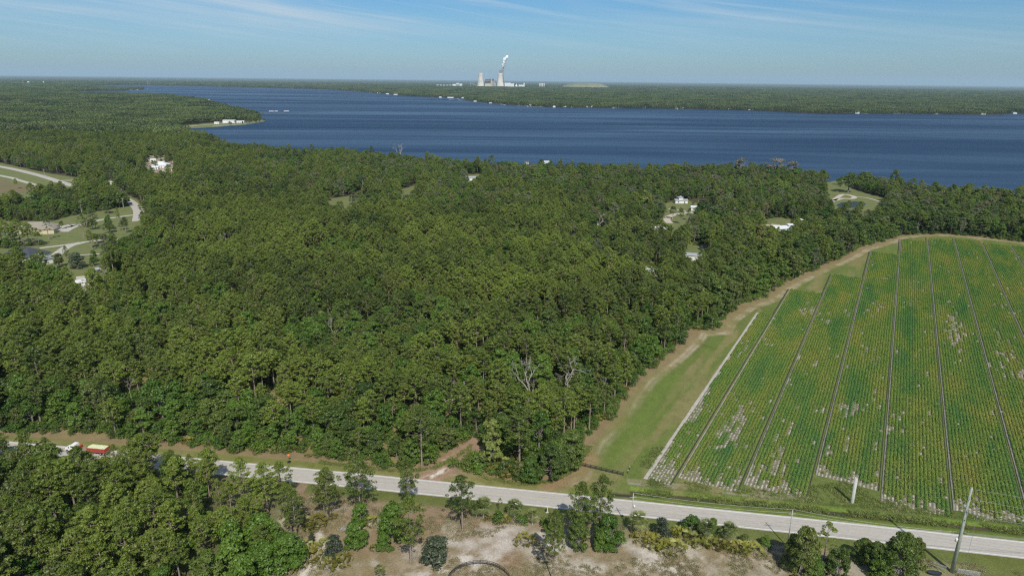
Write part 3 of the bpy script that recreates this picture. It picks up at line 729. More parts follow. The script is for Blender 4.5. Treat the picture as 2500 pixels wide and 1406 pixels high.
seg = []
for s_ in range(4):
    rng = np.random.RandomState(50 + s_); n_ = 72
    tt = rng.uniform(-.55, .55, n_); ang = rng.uniform(0, math.pi, n_)
    plant = 0.85 + 0.25 * np.sin(tt * 2 * math.pi / 0.42 + s_)
    cy_ = np.cos(ang) * 0.39 * plant; cz = 0.16 + np.sin(ang) * 0.38 * plant
    Pp = np.stack([cy_, tt, cz], 1); D = np.stack([np.cos(ang), 0 * ang, np.sin(ang)], 1)
    V, Fc = leaves(Pp, D, 0.16, rng, 1.0, 0.55)
    seg.append(np_mesh('crop_segment', V, Fc, [CROP], tone=np.repeat(rng.uniform(0, 1, n_), 3)))
cp_, cr_, cs_, ci_ = [], [], [], []
bedphi = -math.atan2(FD[0], FD[1])
for (u, v0, v1, bi, ri) in ROWS:
    vv = np.arange(v0 + .5, v1 - .5, 1.0) ; n_ = len(vv)
    rid = bi * 16 + ri
    pat = 0.30 * sstep(.60, .74, fbm(np.full(n_, u), vv * 0.35, 12.0, 1, 4)) + 0.25 * (vnoise(rid * 1.7, 0.5, 3) > .80) * sstep(.5, .6, vnoise(np.full(n_, rid * .9), vv / 25., 1))
    for (pq, ru, rv, am) in (((1790, 1050), 4, 20, .62), ((2330, 800), 2.6, 45, .75), ((2450, 830), 3, 30, .45), ((2230, 720), 3, 30, .35), ((1720, 900), 3, 15, .3), ((1880, 1150), 5, 14, .40), ((2500, 690), 3, 18, .5), ((2105, 850), 1.5, 18, .45), ((1985, 700), 3, 20, .35), ((1700, 1010), 1.5, 22, .4), ((2120, 760), 3, 25, .3)):
        q = np.array(at(*pq)[:2]); qu, qv = q @ FN, q @ FD
        pat += am * np.exp(-((u - qu) / ru) ** 2 - ((vv - qv) / rv) ** 2)
    endg = (0.55 + .35 * vnoise(rid * .31, 2.5, 2)) * np.exp(-((vv - v0) / (2.0 + 5.0 * vnoise(rid * .83, 7.5, 1))) ** 2) + 0.45 * np.exp(-((v1 - vv) / 1.6) ** 2)
    if bi == 0: endg += 0.85 * np.exp(-((vv - v0) / 14.0) ** 2) * (ri < 5) + (0.55 if ri == 0 else 0.0)
    h = np.clip((vnoise(np.full(n_, rid * 5.37 + .5), vv / 5.0, 2) - .5) * 1.25 + .5, 0, 1)
    keep = h > np.clip(pat * .85 + endg, 0, .97)
    weak = ~keep & (rs.rand(n_) < .62)
    for v in vv[weak]:
        p = xy(u + rs.uniform(-.1, .1), v + rs.uniform(-.3, .3)); q = rs.uniform(.35, .75); cp_.append((p[0], p[1], 0.16)); cr_.append(bedphi + rs.uniform(-.3, .3)); cs_.append((q, q * rs.uniform(.6, 1.2), q * .8)); ci_.append(rs.randint(4))
    vv = vv[keep]
    for v in vv:
        p = xy(u + rs.uniform(-.03, .03), v); cp_.append((p[0], p[1], 0.2)); cr_.append(bedphi + (math.pi if rs.rand() < .5 else 0)); q = rs.uniform(0.9, 1.1); cs_.append((q * 1.12, 1.0, q)); ci_.append(rs.randint(4))
scatter('crop_plants', cp_, cr_, cs_, ci_, seg, 'long rows of leafy green crop plants in the field')

# ------------------------------------------------------------------ tree kinds
def branch_tubes(mb, segs, n=5):
    for a, b, r1, r2 in segs: mb.tube([a, b], [r1, r2], n, caps=False)
def mesh_join(V1, F1, T1, mb, mats):
    """crown triangles + trunk quads into one mesh"""
    V2 = np.array(mb.v); tris = []
    for f in mb.f:
        for i in range(1, len(f) - 1): tris.append((f[0], f[i], f[i + 1]))
    tris = np.array(tris) + len(V1)
    mi = np.concatenate([np.zeros(len(F1), int), np.ones(len(tris), int)])
    return np_mesh('whole_tree', np.vstack([V1, V2]), np.vstack([F1, tris]), mats, mi, np.concatenate([T1, np.zeros(len(V2))]))

def pine(seed, H=17.0, w=3.0, lo=0.50, ncl=34, per=54, size=0.26, sparse=False):
    rng = np.random.RandomState(seed); mb = MB()
    lean = rng.uniform(-.5, .5, 2)
    tp = [Vector((lean[0] * t * t, lean[1] * t * t, H * t)) for t in (0, .35, .7, .96)]
    mb.tube(tp, [0.24, 0.19, 0.13, 0.05], 6)
    cc, rr = [], []
    for k in range(ncl):
        t = lo + (1 - lo) * ((k + rng.rand()) / ncl)
        s = (t - lo) / (1 - lo)
        prof = w * (math.sin(math.pi * min(1, 0.22 + 0.78 * s)) ** 0.6) * (1.0 if s < .85 else .75)
        a = k * 2.4 + rng.uniform(-.6, .6); r_ = prof * rng.uniform(0.25, 1.0) if not sparse else prof * rng.uniform(.6, 1.0)
        base = Vector((lean[0] * t * t, lean[1] * t * t, H * t - 0.12 * r_ * 2))
        e_ = Vector((base.x + math.cos(a) * r_, base.y + math.sin(a) * r_, H * t + 0.12 * r_))
        if k % 2 == 0: mb.tube([base, e_], [0.06, 0.02], 4, caps=False)
        cc.append(e_); rr.append(rng.uniform(0.50, 0.95) * (0.9 if sparse else 1.0))
    cc.append((lean[0], lean[1], H)); rr.append(0.8)
    for _ in range(2):       # dead lower branches
        t = lo - rng.uniform(.03, .12); a = rng.uniform(0, 6.28)
        mb.tube([(0, 0, H * t), (math.cos(a) * 1.3, math.sin(a) * 1.3, H * t + .3)], [0.05, 0.015], 4, caps=False)
    V, Fc, T = clumps(np.array([tuple(c) for c in cc]), np.array(rr), per, size, rng, 0.62, 1.5, jitter=0.8)
    return V, Fc, T, mb
def broad(seed, H=12.0, w=4.6, ncl=66, per=54, size=0.29, flat=0.62, low=0.28, moss=False):
    rng = np.random.RandomState(seed); mb = MB()
    mb.tube([(0, 0, 0), (rng.uniform(-.2, .2), rng.uniform(-.2, .2), H * .35), (0, 0, H * .6)], [0.36, 0.28, 0.14], 6)
    cc, rr = [], []
    lob = rng.uniform(0, 6.28, 3)
    for k in range(ncl):
        a = rng.uniform(0, 6.28); z = rng.uniform(0, 1) ** 0.8
        edge = math.sqrt(max(0.02, 1 - (z * 0.97) ** 2)) * (0.82 + 0.18 * math.sin(2 * a + lob[0]) + 0.12 * math.sin(3 * a + lob[1]))
        r_ = w * edge * rng.uniform(0.55, 1.0)
        c = Vector((math.cos(a) * r_, math.sin(a) * r_, H * (low + (0.93 - low) * z)))
        cc.append(c); rr.append(rng.uniform(0.65, 1.35))
        if k % 4 == 0: mb.tube([(0, 0, H * rng.uniform(.25, .45)), (c.x * .5, c.y * .5, c.z * .72), c], [0.13, 0.08, 0.03], 4, caps=False)
    V, Fc, T = clumps(np.array([tuple(c) for c in cc]), np.array(rr), per, size, rng, 0.72, 1.0, hang=0.55 if moss else 0.0)
    return V, Fc, T, mb
def dead_tree(seed, H=13.0, spread=0.9, twigs=3, rmul=1.0):
    rng = np.random.RandomState(seed); mb = MB()
    def grow(p, d, L_, r_, dep):
        q = p + d * L_; midp = p + d * L_ * .5 + Vector(rng.uniform(-.12, .12, 3)) * L_
        mb.tube([p, midp, q], [r_, r_ * .8, r_ * .55], 5 if r_ > .08 else 3, caps=False)
        if dep == 0: return
        for _ in range(rng.randint(2, 4)):
            nd_ = (d + Vector(rng.normal(0, spread * .6, 3)) + Vector((0, 0, .12))).normalized()
            grow(p + (q - p) * rng.uniform(.55, 1.0), nd_, L_ * rng.uniform(.55, .8), max(r_ * .55, .030), dep - 1)
    grow(Vector((0, 0, 0)), Vector((rng.uniform(-.05, .05), rng.uniform(-.05, .05), 1)), H * .42, 0.22 * rmul, twigs)
    return mb
def palm(seed, H=3.6, fr=2.3, thatch=True):
    """sabal palm: trunk, fan fronds, skirt of dead fronds"""
    rng = np.random.RandomState(seed); tm = MB(); tm.tube([(0, 0, 0), (0.1, 0, H * .5), (0, 0, H)], [0.24, 0.2, 0.18], 7)
    def fan(n_, z0, z1, L_, seg_=9):
        V, Fc = [], []
        for k in range(n_):
            a = rng.uniform(0, 6.28); el = rng.uniform(z0, z1)
            d_ = Vector((math.cos(a) * math.cos(el), math.sin(a) * math.cos(el), math.sin(el)))
            st = Vector((0, 0, H)) + d_ * 0.15; hub = st + d_ * L_ * 0.45
            side = d_.cross(Vector((0, 0, 1))).normalized(); nn = side.cross(d_)
            b = len(V)
            for j in range(seg_):
                t0 = (-1 + 2 * j / seg_) * 1.25; tm_ = t0 + 1.25 / seg_
                tip = hub + (d_ * math.cos(tm_) + side * math.sin(tm_)) * L_ * 0.62 * rng.uniform(.85, 1.1) - Vector((0, 0, 1)) * L_ * 0.16
                w0 = hub + (d_ * math.cos(t0) + side * math.sin(t0)) * L_ * .22 + nn * .03; w1 = hub + (d_ * math.cos(t0 + 2.5 / seg_) + side * math.sin(t0 + 2.5 / seg_)) * L_ * .22
                bb = len(V); V += [hub, w0, tip, w1]; Fc += [(bb, bb + 1, bb + 2), (bb, bb + 2, bb + 3)]
            bb = len(V); V += [st - side * .03, st + side * .03, hub]; Fc += [(bb, bb + 1, bb + 2)]
        V = np.array([tuple(v) for v in V]); return V, np.array(Fc), rng.uniform(0, 1, len(V))
    up_ = fan(34, -0.6, 1.35, fr); dn_ = fan(12, -1.45, -0.95, fr * .8)
    return up_, dn_, tm
def palmetto(seed, w=2.2, h=1.5, n_=60):
    """saw palmetto clump: many small fans on short stems"""
    rng = np.random.RandomState(seed); V, Fc = [], []
    for k in range(n_):
        a = rng.uniform(0, 6.28); r_ = w * math.sqrt(rng.rand()); b = Vector((math.cos(a) * r_, math.sin(a) * r_, 0))
        hh = h * rng.uniform(.6, 1.0) * (1 - 0.45 * (r_ / w) ** 2)
        d_ = Vector((math.cos(a) * .5 + rng.normal(0, .5), math.sin(a) * .5 + rng.normal(0, .5), rng.uniform(.5, 1.3))).normalized()
        hub = b + Vector((0, 0, hh)); side = d_.cross(Vector((0, 0, 1))).normalized()
        for j in range(7):
            t0 = (-1 + 2 * j / 7) * 1.5; t1 = t0 + 3 / 7.5; tm_ = (t0 + t1) / 2
            L_ = 0.62 * rng.uniform(.85, 1.15)
            bb = len(V); V += [hub, hub + (d_ * math.cos(t0) + side * math.sin(t0)) * L_ * .6, hub + (d_ * math.cos(tm_) + side * math.sin(tm_)) * L_, hub + (d_ * math.cos(t1) + side * math.sin(t1)) * L_ * .6]
            Fc += [(bb, bb + 1, bb + 2), (bb, bb + 2, bb + 3)]
        bb = len(V); V += [b + Vector((-.03, 0, 0)), b + Vector((.03, 0, 0)), hub]; Fc += [(bb, bb + 1, bb + 2)]
    V = np.array([tuple(v) for v in V]); return V, np.array(Fc), np.repeat(rng.uniform(0, 1, len(V) // 1), 1)

class Kind:
    """crown and trunk meshes apart (for things) and joined (for the scattered mass)"""
    def __init__(s, parts, leafm, barkm):
        V, Fc, T, mb = parts
        s.crown = np_mesh('crown', V, Fc, [leafm], tone=T)
        s.trunk = mb.mesh('trunk', barkm)
        s.whole = mesh_join(V, Fc, T, mb, [leafm, barkm])
K = {}
K['pine'] = [Kind(pine(100 + i, 14 + i % 3, 3.1 + .25 * (i % 4), 0.44 + .04 * (i % 4), 64, 48), M['pine'], M['bark']) for i in range(10)]
K['young'] = [Kind(pine(130 + i, 10.5, 2.2, 0.22, 38, 42, 0.24), M['pine'], M['bark']) for i in range(3)]
K['oak'] = [Kind(broad(200 + i, 11.5 + i % 2, 4.6), M['oak'], M['oak_bark']) for i in range(5)]
K['hard'] = [Kind(broad(230 + i, 10.5 + i % 3, 3.7, 52, 50, .28, low=.22), M['hard'], M['oak_bark']) for i in range(4)]
K['moss'] = [Kind(broad(260 + i, 12, 4.4, 54, 44, .28, moss=True), M['moss'], M['dead']) for i in range(3)]
K['bush'] = [Kind(broad(290 + i, 3.4, 2.0, 16, 60, .20, low=.05), M['hard'], M['oak_bark']) for i in range(3)]
K['bushd'] = [Kind(broad(310 + i, 3.4, 2.0, 16, 60, .20, low=.05), M['oak'], M['oak_bark']) for i in range(2)]
DEAD = [dead_tree(400 + i, 13, 1.15, 5, 1.25).mesh('dead_tree', M['dead']) for i in range(4)]
PALMS = []
for i in range(3):
    u1_, d1_, t1_ = palm(500 + i)
    PALMS.append((np_mesh('fronds', u1_[0], u1_[1], [M['palm']], tone=u1_[2]), np_mesh('dead_fronds', d1_[0], d1_[1], [M['thatch']], tone=d1_[2]), t1_.mesh('trunk', M['wood_pole'])))
def palm_whole(i):
    u1_, d1_, t1_ = palm(520 + i, 8.5, 2.0)
    return mesh_join(u1_[0], u1_[1], u1_[2], t1_, [M['palm'], M['wood_pole']])
PALM_W = [palm_whole(i) for i in range(2)]
PTO = []
for i in range(3):
    p_ = palmetto(540 + i); PTO.append(np_mesh('palmetto', p_[0], p_[1], [M['palmetto']], tone=p_[2]))

# far clumps of wood: 40 m tiles of many crowns
def tile(seed, kind_mix):
    rng = np.random.RandomState(seed); cc, rr = [], []
    g_ = 6; ct_ = []
    for i in range(g_):
        for j in range(g_):
            if rng.rand() < .08: continue
            cx_ = (i + rng.uniform(.05, .95)) / g_ * 40 - 20; cy_ = (j + rng.uniform(.05, .95)) / g_ * 40 - 20
            h_ = rng.uniform(5, 15); t_ = rng.rand()
            for _ in range(2):
                cc.append((cx_ + rng.normal(0, .8), cy_ + rng.normal(0, .8), h_ + rng.uniform(-2, .5))); rr.append(rng.uniform(2.2, 3.6)); ct_.append(t_)
    V, Fc, T = clumps(np.array(cc), np.array(rr), 34, 0.95, rng, 0.85, jitter=0.5)
    own = np.repeat(np.arange(len(cc)), np.maximum(3, (34 * (np.array(rr) / np.mean(rr)) ** 2).astype(int)))
    T = np.repeat(np.array(ct_)[own], 3) * .75 + T * .25
    return np_mesh('wood_tile', V, Fc, [kind_mix], tone=T)
M['far'] = leaf_mat('far_wood_leaves', (0.024, 0.058, 0.018), (0.180, 0.245, 0.058), 160, warm=(0.22, 0.21, 0.09), warm_amt=0.15)
TILES = [tile(600 + i, M['far']) for i in range(5)]

# ------------------------------------------------------------------ where the trees stand
def hexgrid(x0, x1, y0, y1, s, rng, jit=0.38):
    xs_ = np.arange(x0, x1, s); ys_ = np.arange(y0, y1, s * .866)
    X_, Y_ = np.meshgrid(xs_, ys_); X_ = X_ + (np.arange(len(ys_)) % 2)[:, None] * s / 2
    Q = np.stack([X_.ravel(), Y_.ravel()], 1); return Q + rng.uniform(-jit, jit, Q.shape) * s
def in_view(Q, z=8.0, mx_=130, my=260):
    vx = Q[:, 0]; d = Q[:, 1] * cp - (z - CAM_H) * sp
    vy = Q[:, 1] * sp + (z - CAM_H) * cp
    px = 1250 + F * (vx * cr + vy * sr) / d; py = 703 - F * (vy * cr - vx * sr) / d
    return (px > -mx_) & (px < 2500 + mx_) & (py < 1406 + my) & (d > 0)
CLP = list(CL.values())
def free(Q, margin=0.0):
    ok = np.ones(len(Q), bool)
    for c in CLP: ok &= ~inside(Q, c)
    return ok
def on_land(Q): return ~inside(Q, LAKE)
rng = np.random.RandomState(5)
# near wood zone up to 1300 m
Q = hexgrid(-1100, 900, 90, 1330, 6.1, rng, 0.42)
Q = Q[in_view(Q)]
dwood = dist_poly(Q, WOOD); dnw = dist_poly(Q, NWOOD)
ddr = dist_line(Q, [at(1020, 1174)[:2], at(1075, 1150)[:2], at(1120, 1118)[:2], at(1150, 1092)[:2]])
ok = ((dwood > 1.5) | (dnw > 1.0)) & free(Q) & on_land(Q) & (ddr > 5.5)
uQ, vQ = uv(Q)
ok &= ~((fbm(Q[:, 0], Q[:, 1], 20, 3, 3) > 0.69) & (rng.rand(len(Q)) < .75) & (dwood > 25))
for (bp_, rr0, ln_) in (((1288, 985), 4.5, 22), ((1380, 965), 4.5, 22), ((1470, 985), 3, 10), ((1100, 1010), 4, 16), ((325, 1000), 3.5, 14), ((1458, 570), 6, 20), ((1575, 515), 6, 18), ((1200, 1135), 4, 8), ((1268, 1145), 5, 6), ((1850, 615), 5, 14)):
    b0 = np.array(at(*bp_)[:2]); tow = -b0 / np.hypot(*b0); al = (Q - b0) @ tow; ac = np.abs((Q - b0) @ np.array([-tow[1], tow[0]]))
    ok &= ~((ac < rr0) & (al > -3.5) & (al < ln_))
ok &= ~((uQ > -50) & (uQ < 125) & (vQ > 190) & (vQ < 560) & (dwood < 1.5) )
Q = Q[ok]; dwood = dwood[ok]; dnw = dnw[ok]
dl = -dist_poly(Q, LAKE); rdq = road_d(Q)
front = (dwood < 24) & (rdq > 0) & (rdq < 60)           # lush edge along the road
side_edge = (dwood < 26) & (rdq > 30)                   # treeline along the field
uQ, vQ = uv(Q)
right = (Q[:, 0] > 60) & (Q[:, 1] > 330)
shore = dl < 160
nz = fbm(Q[:, 0], Q[:, 1], 60, 0, 3); nz2 = fbm(Q[:, 0], Q[:, 1], 35, 2, 3)
pr = np.full(len(Q), 0.90)                              # chance of being a pine
pr = np.where(nz > 0.57, 0.30, pr)
pr = np.where(front, 0.15, pr); pr = np.where(side_edge & right, 0.12, pr); pr = np.where(side_edge & ~right, 0.55, pr)
rightwood = (Q[:, 0] > 40) & (Q[:, 1] > 420)
pr = np.where(rightwood, 0.40, pr)
pr = np.where(dl < 330, 0.45 * pr / .9, pr); pr = np.where(shore, 0.10, pr)
pr = np.where((Q[:, 0] < -350) & (Q[:, 1] > 500), 0.40, pr)
is_p = rng.rand(len(Q)) < pr
sp_ = np.where(is_p, 0, 1)                              # 0 pine 1 oak 2 hardwood 3 mossy 4 young pine 5 dead 6 palm
r_ = rng.rand(len(Q))
sp_ = np.where(~is_p & (r_ < np.where(nz > 0.57, 0.62, 0.30)), 2, sp_)
sp_ = np.where(~is_p & front & (r_ < 0.62), 2, sp_)
sp_ = np.where(~is_p & (rightwood | (dl < 330)) & (r_ > 0.74), 3, sp_)
sp_ = np.where(is_p & (nz2 > 0.62) & (rdq > 70), 4, sp_)
sp_ = np.where((sp_ == 0) & (dnw > 0) & (rng.rand(len(Q)) < .32), 4, sp_)
r2_ = rng.rand(len(Q))
sp_ = np.where((r2_ < 0.005), 5, sp_)
sp_ = np.where((r2_ > 0.985) & (front | shore | rightwood), 6, sp_)
# broadleaf crowns are wider: thin them out
thin = np.isin(sp_, (1, 2, 3)) & (rng.rand(len(Q)) < 0.28) & ~front & ~side_edge
scl = rng.choice([0.80, 0.92, 1.02, 1.10, 1.20], len(Q)) * rng.uniform(0.94, 1.06, len(Q)) * (0.92 + 0.2 * fbm(Q[:, 0], Q[:, 1], 90, 3, 2))
scl = np.where(sp_ == 1, scl * (0.95 + .25 * (right & side_edge)), scl)
scl = np.where(np.isin(sp_, (1, 2, 3)) & (front) & (dwood < 9), scl * 0.72, scl)
scl = np.where((dnw > 0) & (dnw < 6), scl * 0.85, scl)
keepm = ~thin
Q, sp_, scl, dwood, dnw, rdq, dl = Q[keepm], sp_[keepm], scl[keepm], dwood[keepm], dnw[keepm], rdq[keepm], dl[keepm]
side_edge, right, front, shore = side_edge[keepm], right[keepm], front[keepm], shore[keepm]
rotz = rng.uniform(0, 6.28, len(Q))
dist = np.hypot(Q[:, 0], Q[:, 1])

# the trees that show largest become things of their own
def zone(i):
    px, py = proj((Q[i, 0], Q[i, 1], 6))
    if dnw[i] > 0:
        if dnw[i] < 9 and rdq[i] > -16:
            w = 'at the left edge by the road' if px < 130 else 'by the road below the truck' if px < 330 else 'beside the road right of the truck'
        elif px < 150: w = 'in the near wood at the left edge'
        elif py > 1330: w = 'in the near wood at the bottom edge' + (', left part' if px < 380 else ', right part')
        elif px < 330: w = 'in the near wood below the truck'
        else: w = 'in the near wood left of the sandy clearing'
        return w, 'near wood'
    if front[i] and dwood[i] < 9:
        w = 'facing the road left of the truck' if px < 150 else 'facing the road above the truck' if px < 330 else 'facing the road left of the orange sign' if px < 640 else 'facing the road right of the orange sign' if px < 880 else 'facing the road by the dirt drive' if px < 1180 else 'at the wood corner near the black fence'
        return w, 'big wood'
    if side_edge[i]:
        w = 'beside the lane near the black fence' if py > 950 else 'beside the middle of the grassy lane' if py > 800 else 'beside the lane where the field narrows' if py > 680 else 'behind the far end of the field'
        return w, 'lane treeline'
    w = 'behind the front trees '
    w += 'above the truck' if px < 330 else 'above the orange sign' if px < 820 else 'left of the dirt drive' if px < 1080 else 'around the pale dead pair' if px < 1420 else 'towards the lane'
    if py < 900: w = 'deep in the big wood, ' + ('left part' if px < 700 else 'middle part' if px < 1300 else 'right part')
    return w, 'big wood'
NAMES = {0: ('pine_tree', 'slender olive pine', 'pine tree', 'pine'), 1: ('oak_tree', 'dark broad oak', 'oak tree', 'oak'),
         2: ('hardwood_tree', 'bright green leafy tree', 'tree', 'hard'), 3: ('mossy_oak', 'grey mossy oak', 'oak tree', 'moss'), 4: ('young_pine', 'narrow young pine', 'pine tree', 'young')}
visible_now = in_view(Q, 12, 40, 60)
taken = np.zeros(len(Q), bool)
for s_, cap in ((0, 260), (1, 220), (2, 250), (3, 40), (4, 110)):
    cand = np.where((sp_ == s_) & visible_now & ~taken)[0]
    cand = cand[np.argsort(dist[cand])][:cap]
    nm_, lb, ct_, kk = NAMES[s_]
    for i in cand:
        k = K[kk][i % len(K[kk])]
        zt, gr = zone(i)
        sz = 'small ' if scl[i] < .88 else 'tall ' if scl[i] > 1.08 else ''
        root = empty(nm_, (Q[i, 0], Q[i, 1], -0.05), rotz[i], ' '.join((sz + lb.replace('small ', '') + ' ' + zt).split()[:16]), ct_, '%s%ss %s' % (sz, nm_.replace('_', ' '), zt))
        wq = .85 + .37 * ((i * 7919) % 101) / 100
        root.scale = (scl[i] * wq, scl[i] * (wq * .5 + .5), scl[i])
        link('trunk', k.trunk, root); link('crown', k.crown, root)
        taken[i] = True
FOREST = dict(Q=Q, sp=sp_, scl=scl, rotz=rotz, taken=taken)
def mass(name, kinds, meshes_by_kind, label):
    pos, rz_, sc_, ix, meshes = [], [], [], [], []
    for s_ in kinds:
        b = len(meshes); meshes += meshes_by_kind[s_]
        sel = np.where((sp_ == s_) & ~taken)[0]
        for i in sel:
            pos.append((Q[i, 0], Q[i, 1], -0.05)); rz_.append(rotz[i]); wq = .85 + .37 * ((i * 7919) % 101) / 100; sc_.append((scl[i] * wq, scl[i] * (wq * .5 + .5), scl[i])); ix.append(b + i % len(meshes_by_kind[s_]))
    scatter(name, pos, np.array(rz_), np.array(sc_), ix, meshes, label)
wh = lambda k: [q.whole for q in K[k]]
mass('pine_wood', (0, 4), {0: wh('pine'), 4: wh('young')}, 'mass of olive green pines filling the big wood')
mass('broadleaf_wood', (1, 2, 3), {1: wh('oak'), 2: wh('hard'), 3: wh('moss')}, 'mass of darker broadleaf trees among the pines and by the lake')
# dead and palm trees: things of their own (those close enough to be told apart)
for s_, cap in ((5, 60), (6, 60)):
    cand = np.where((sp_ == s_) & visible_now)[0]; cand = cand[np.argsort(dist[cand])][:cap]
    for i in cand:
        if s_ == 5:
            o = link('dead_tree', DEAD[i % 4]); tag(o, 'bare grey dead tree ' + zone(i)[0], 'dead tree', 'dead trees ' + zone(i)[0]); o.location = (Q[i, 0], Q[i, 1], 0); o.rotation_euler = (0, 0, rotz[i]); o.scale = (scl[i],) * 3
        else:
            pm = PALMS[i % 3]; o = empty('palm_tree', (Q[i, 0], Q[i, 1], 0), rotz[i], 'fan palm among leafy trees ' + zone(i)[0], 'palm tree', 'palms ' + zone(i)[0]); o.scale = (1.5,) * 3
            link('trunk', pm[2], o); link('fronds', pm[0], o)

# undergrowth: bushes below the trees along the edges and in the gaps
Q2 = hexgrid(-420, 560, 90, 640, 3.6, rng)
Q2 = Q2[in_view(Q2, 2, 60, 120)]
d2 = dist_poly(Q2, WOOD); dn2 = dist_poly(Q2, NWOOD)
ddr2 = dist_line(Q2, [at(1020, 1174)[:2], at(1075, 1150)[:2], at(1120, 1118)[:2], at(1150, 1092)[:2]])
k2 = (((d2 > 0.5)) | (dn2 > 0.5)) & free(Q2) & on_land(Q2) & (ddr2 > 4.2)
r2 = rng.rand(len(Q2))
edge2 = ((d2 > 0) & (d2 < 12))
k2 &= (r2 < np.where(edge2, 0.95, 0.55))
Q2 = Q2[k2]; d2 = d2[k2]; n_ = len(Q2)
ub_meshes = wh('bush') + wh('bushd') + PTO[:1]
ix = rng.randint(0, 5, n_); ix = np.where(rng.rand(n_) < 0.07, 5, ix)
scatter('undergrowth', np.column_stack([Q2, np.full(n_, -0.1)]), rng.uniform(0, 6.28, n_), rng.uniform(0.6, 1.25, n_), ix, ub_meshes, 'tangled green undergrowth below and in front of the trees')

# far woods: tiles whose size grows with distance
def tiles(r0, r1, size, rng, zs):
    Qt = hexgrid(-r1 * .95, r1 * .95, 0, r1, size * .92, rng, 0.25)
    rr_ = np.hypot(Qt[:, 0], Qt[:, 1]); 
    k = (rr_ > r0) & (rr_ < r1) & in_view(Qt, 10, 300 if r1 < 3000 else 120, 60) & on_land(Qt)
    Qt = Qt[k]
    k = free(Qt)
    if r1 < 3000:
        # keep crowns off the water and the clearings
        k &= (-dist_poly(Qt, LAKE) > size * 0.42)
    else: k &= (-dist_poly(Qt, LAKE) > size * 0.40)
    Qt = Qt[k]
    return Qt, size / 40.0, zs
tp_, tr_, ts_, ti_ = [], [], [], []
far_zone_keep = ~( (Q[:, 1] < 0) )
for (r0_, r1_, s_, zs) in ((1250, 2600, 27, 1.0), (2600, 5200, 40, 1.15), (5200, 9000, 80, 1.25), (9000, 16000, 170, 1.35)):
    Qt, f_, zs = tiles(r0_, r1_, s_, rng, zs)
    if r1_ == 2600:   # the zone already filled by single trees
        k = ~((Qt[:, 0] > -1100) & (Qt[:, 0] < 900) & (Qt[:, 1] < 1325)); Qt = Qt[k]
        for q in Qt: tp_.append((q[0], q[1], 1.0)); ts_.append((0.80, 0.80, 1.12))
    else:
        for q in Qt: tp_.append((q[0], q[1], 0.0)); ts_.append((f_, f_, zs))
tp_ = np.array(tp_); n_ = len(tp_)
scatter('far_woods', tp_, rng.uniform(0, 6.28, n_), np.array(ts_) * rng.uniform(.9, 1.12, n_)[:, None], rng.randint(0, 5, n_), TILES, 'distant woods round the lake and out to the horizon')
# a fringe of small trees right along the far shores
fr_p = []
LK = np.vstack([LAKE[23:64]])
for a_, b_ in zip(LK[:-1], LK[1:]):
    L_ = np.hypot(*(b_ - a_))
    step = 11 if np.hypot(*a_) < 3500 else 24
    nrm = np.array([-(b_ - a_)[1], (b_ - a_)[0]]) / max(L_, 1e-6)
    for t_ in np.arange(0, L_, step):
        p = a_ + (b_ - a_) * t_ / L_
        for o_ in (6, 17, 30):
            q = p + nrm * (o_ + rng.uniform(-3, 3))
            if inside(q[None], LAKE)[0]: q = p - nrm * (o_ + rng.uniform(-3, 3))
            if rng.rand() < 0.8 and not inside(q[None], LAKE)[0] and free(q[None])[0]: fr_p.append((q[0], q[1], -0.1))
fr_p = np.array(fr_p); k = in_view(fr_p[:, :2], 8, 60, 60); fr_p = fr_p[k]
fm = wh('oak') + wh('hard') + wh('moss')[:1]
scatter('far_shore_trees', fr_p, rng.uniform(0, 6.28, len(fr_p)), rng.uniform(.75, 1.3, len(fr_p)), rng.randint(0, len(fm), len(fr_p)), fm, 'trees crowding the far waterline')
# canopy beyond 16 km
ang = np.linspace(R(35), R(145), 160); rad_ = np.geomspace(15500, 78000, 40)
A_, R_ = np.meshgrid(ang, rad_); X_ = R_ * np.cos(A_); Y_ = R_ * np.sin(A_)
Z_ = 15 + 5 * fbm(X_ / 1, Y_ / 1, 900, 1, 4); idx = np.arange(X_.size).reshape(X_.shape)
Fg = np.stack([idx[:-1, :-1], idx[:-1, 1:], idx[1:, 1:], idx[1:, :-1]], -1).reshape(-1, 4)[:, ::-1]
me = np_mesh('horizon_woods', np.stack([X_.ravel(), Y_.ravel(), Z_.ravel()], 1), Fg, [mat('horizon_canopy', (0.035, 0.055, 0.022), 0.95, (0.0006, (0.055, 0.075, 0.03), 8))])
tag(link('horizon_woods', me), 'flat dark woods along the horizon', kind='stuff')
#@@TAIL@@
# ------------------------------------------------------------------ things placed by hand: trees and bushes south of the road
def zmax(me_): return max(v.co.z for v in me_.vertices)
for kk in K.values():
    for k in kk: k.h = zmax(k.crown)
PH = [zmax(p[0]) for p in PALMS]
def plant(kk, i, base, top_py, name, label, cat, wide=1.0, rot=None, group=None):
    """a tree of the kind whose foot shows at base and whose top shows at row top_py"""
    b = at(*base); H = height(b, top_py); k = K[kk][i % len(K[kk])]; s = H / k.h
    o = empty(name, (b.x, b.y, -0.05), rot if rot is not None else random.uniform(0, 6.28), label, cat, group)
    o.scale = (s * wide, s * wide, s)
    link('trunk', k.trunk, o); link('crown', k.crown, o)
    return o
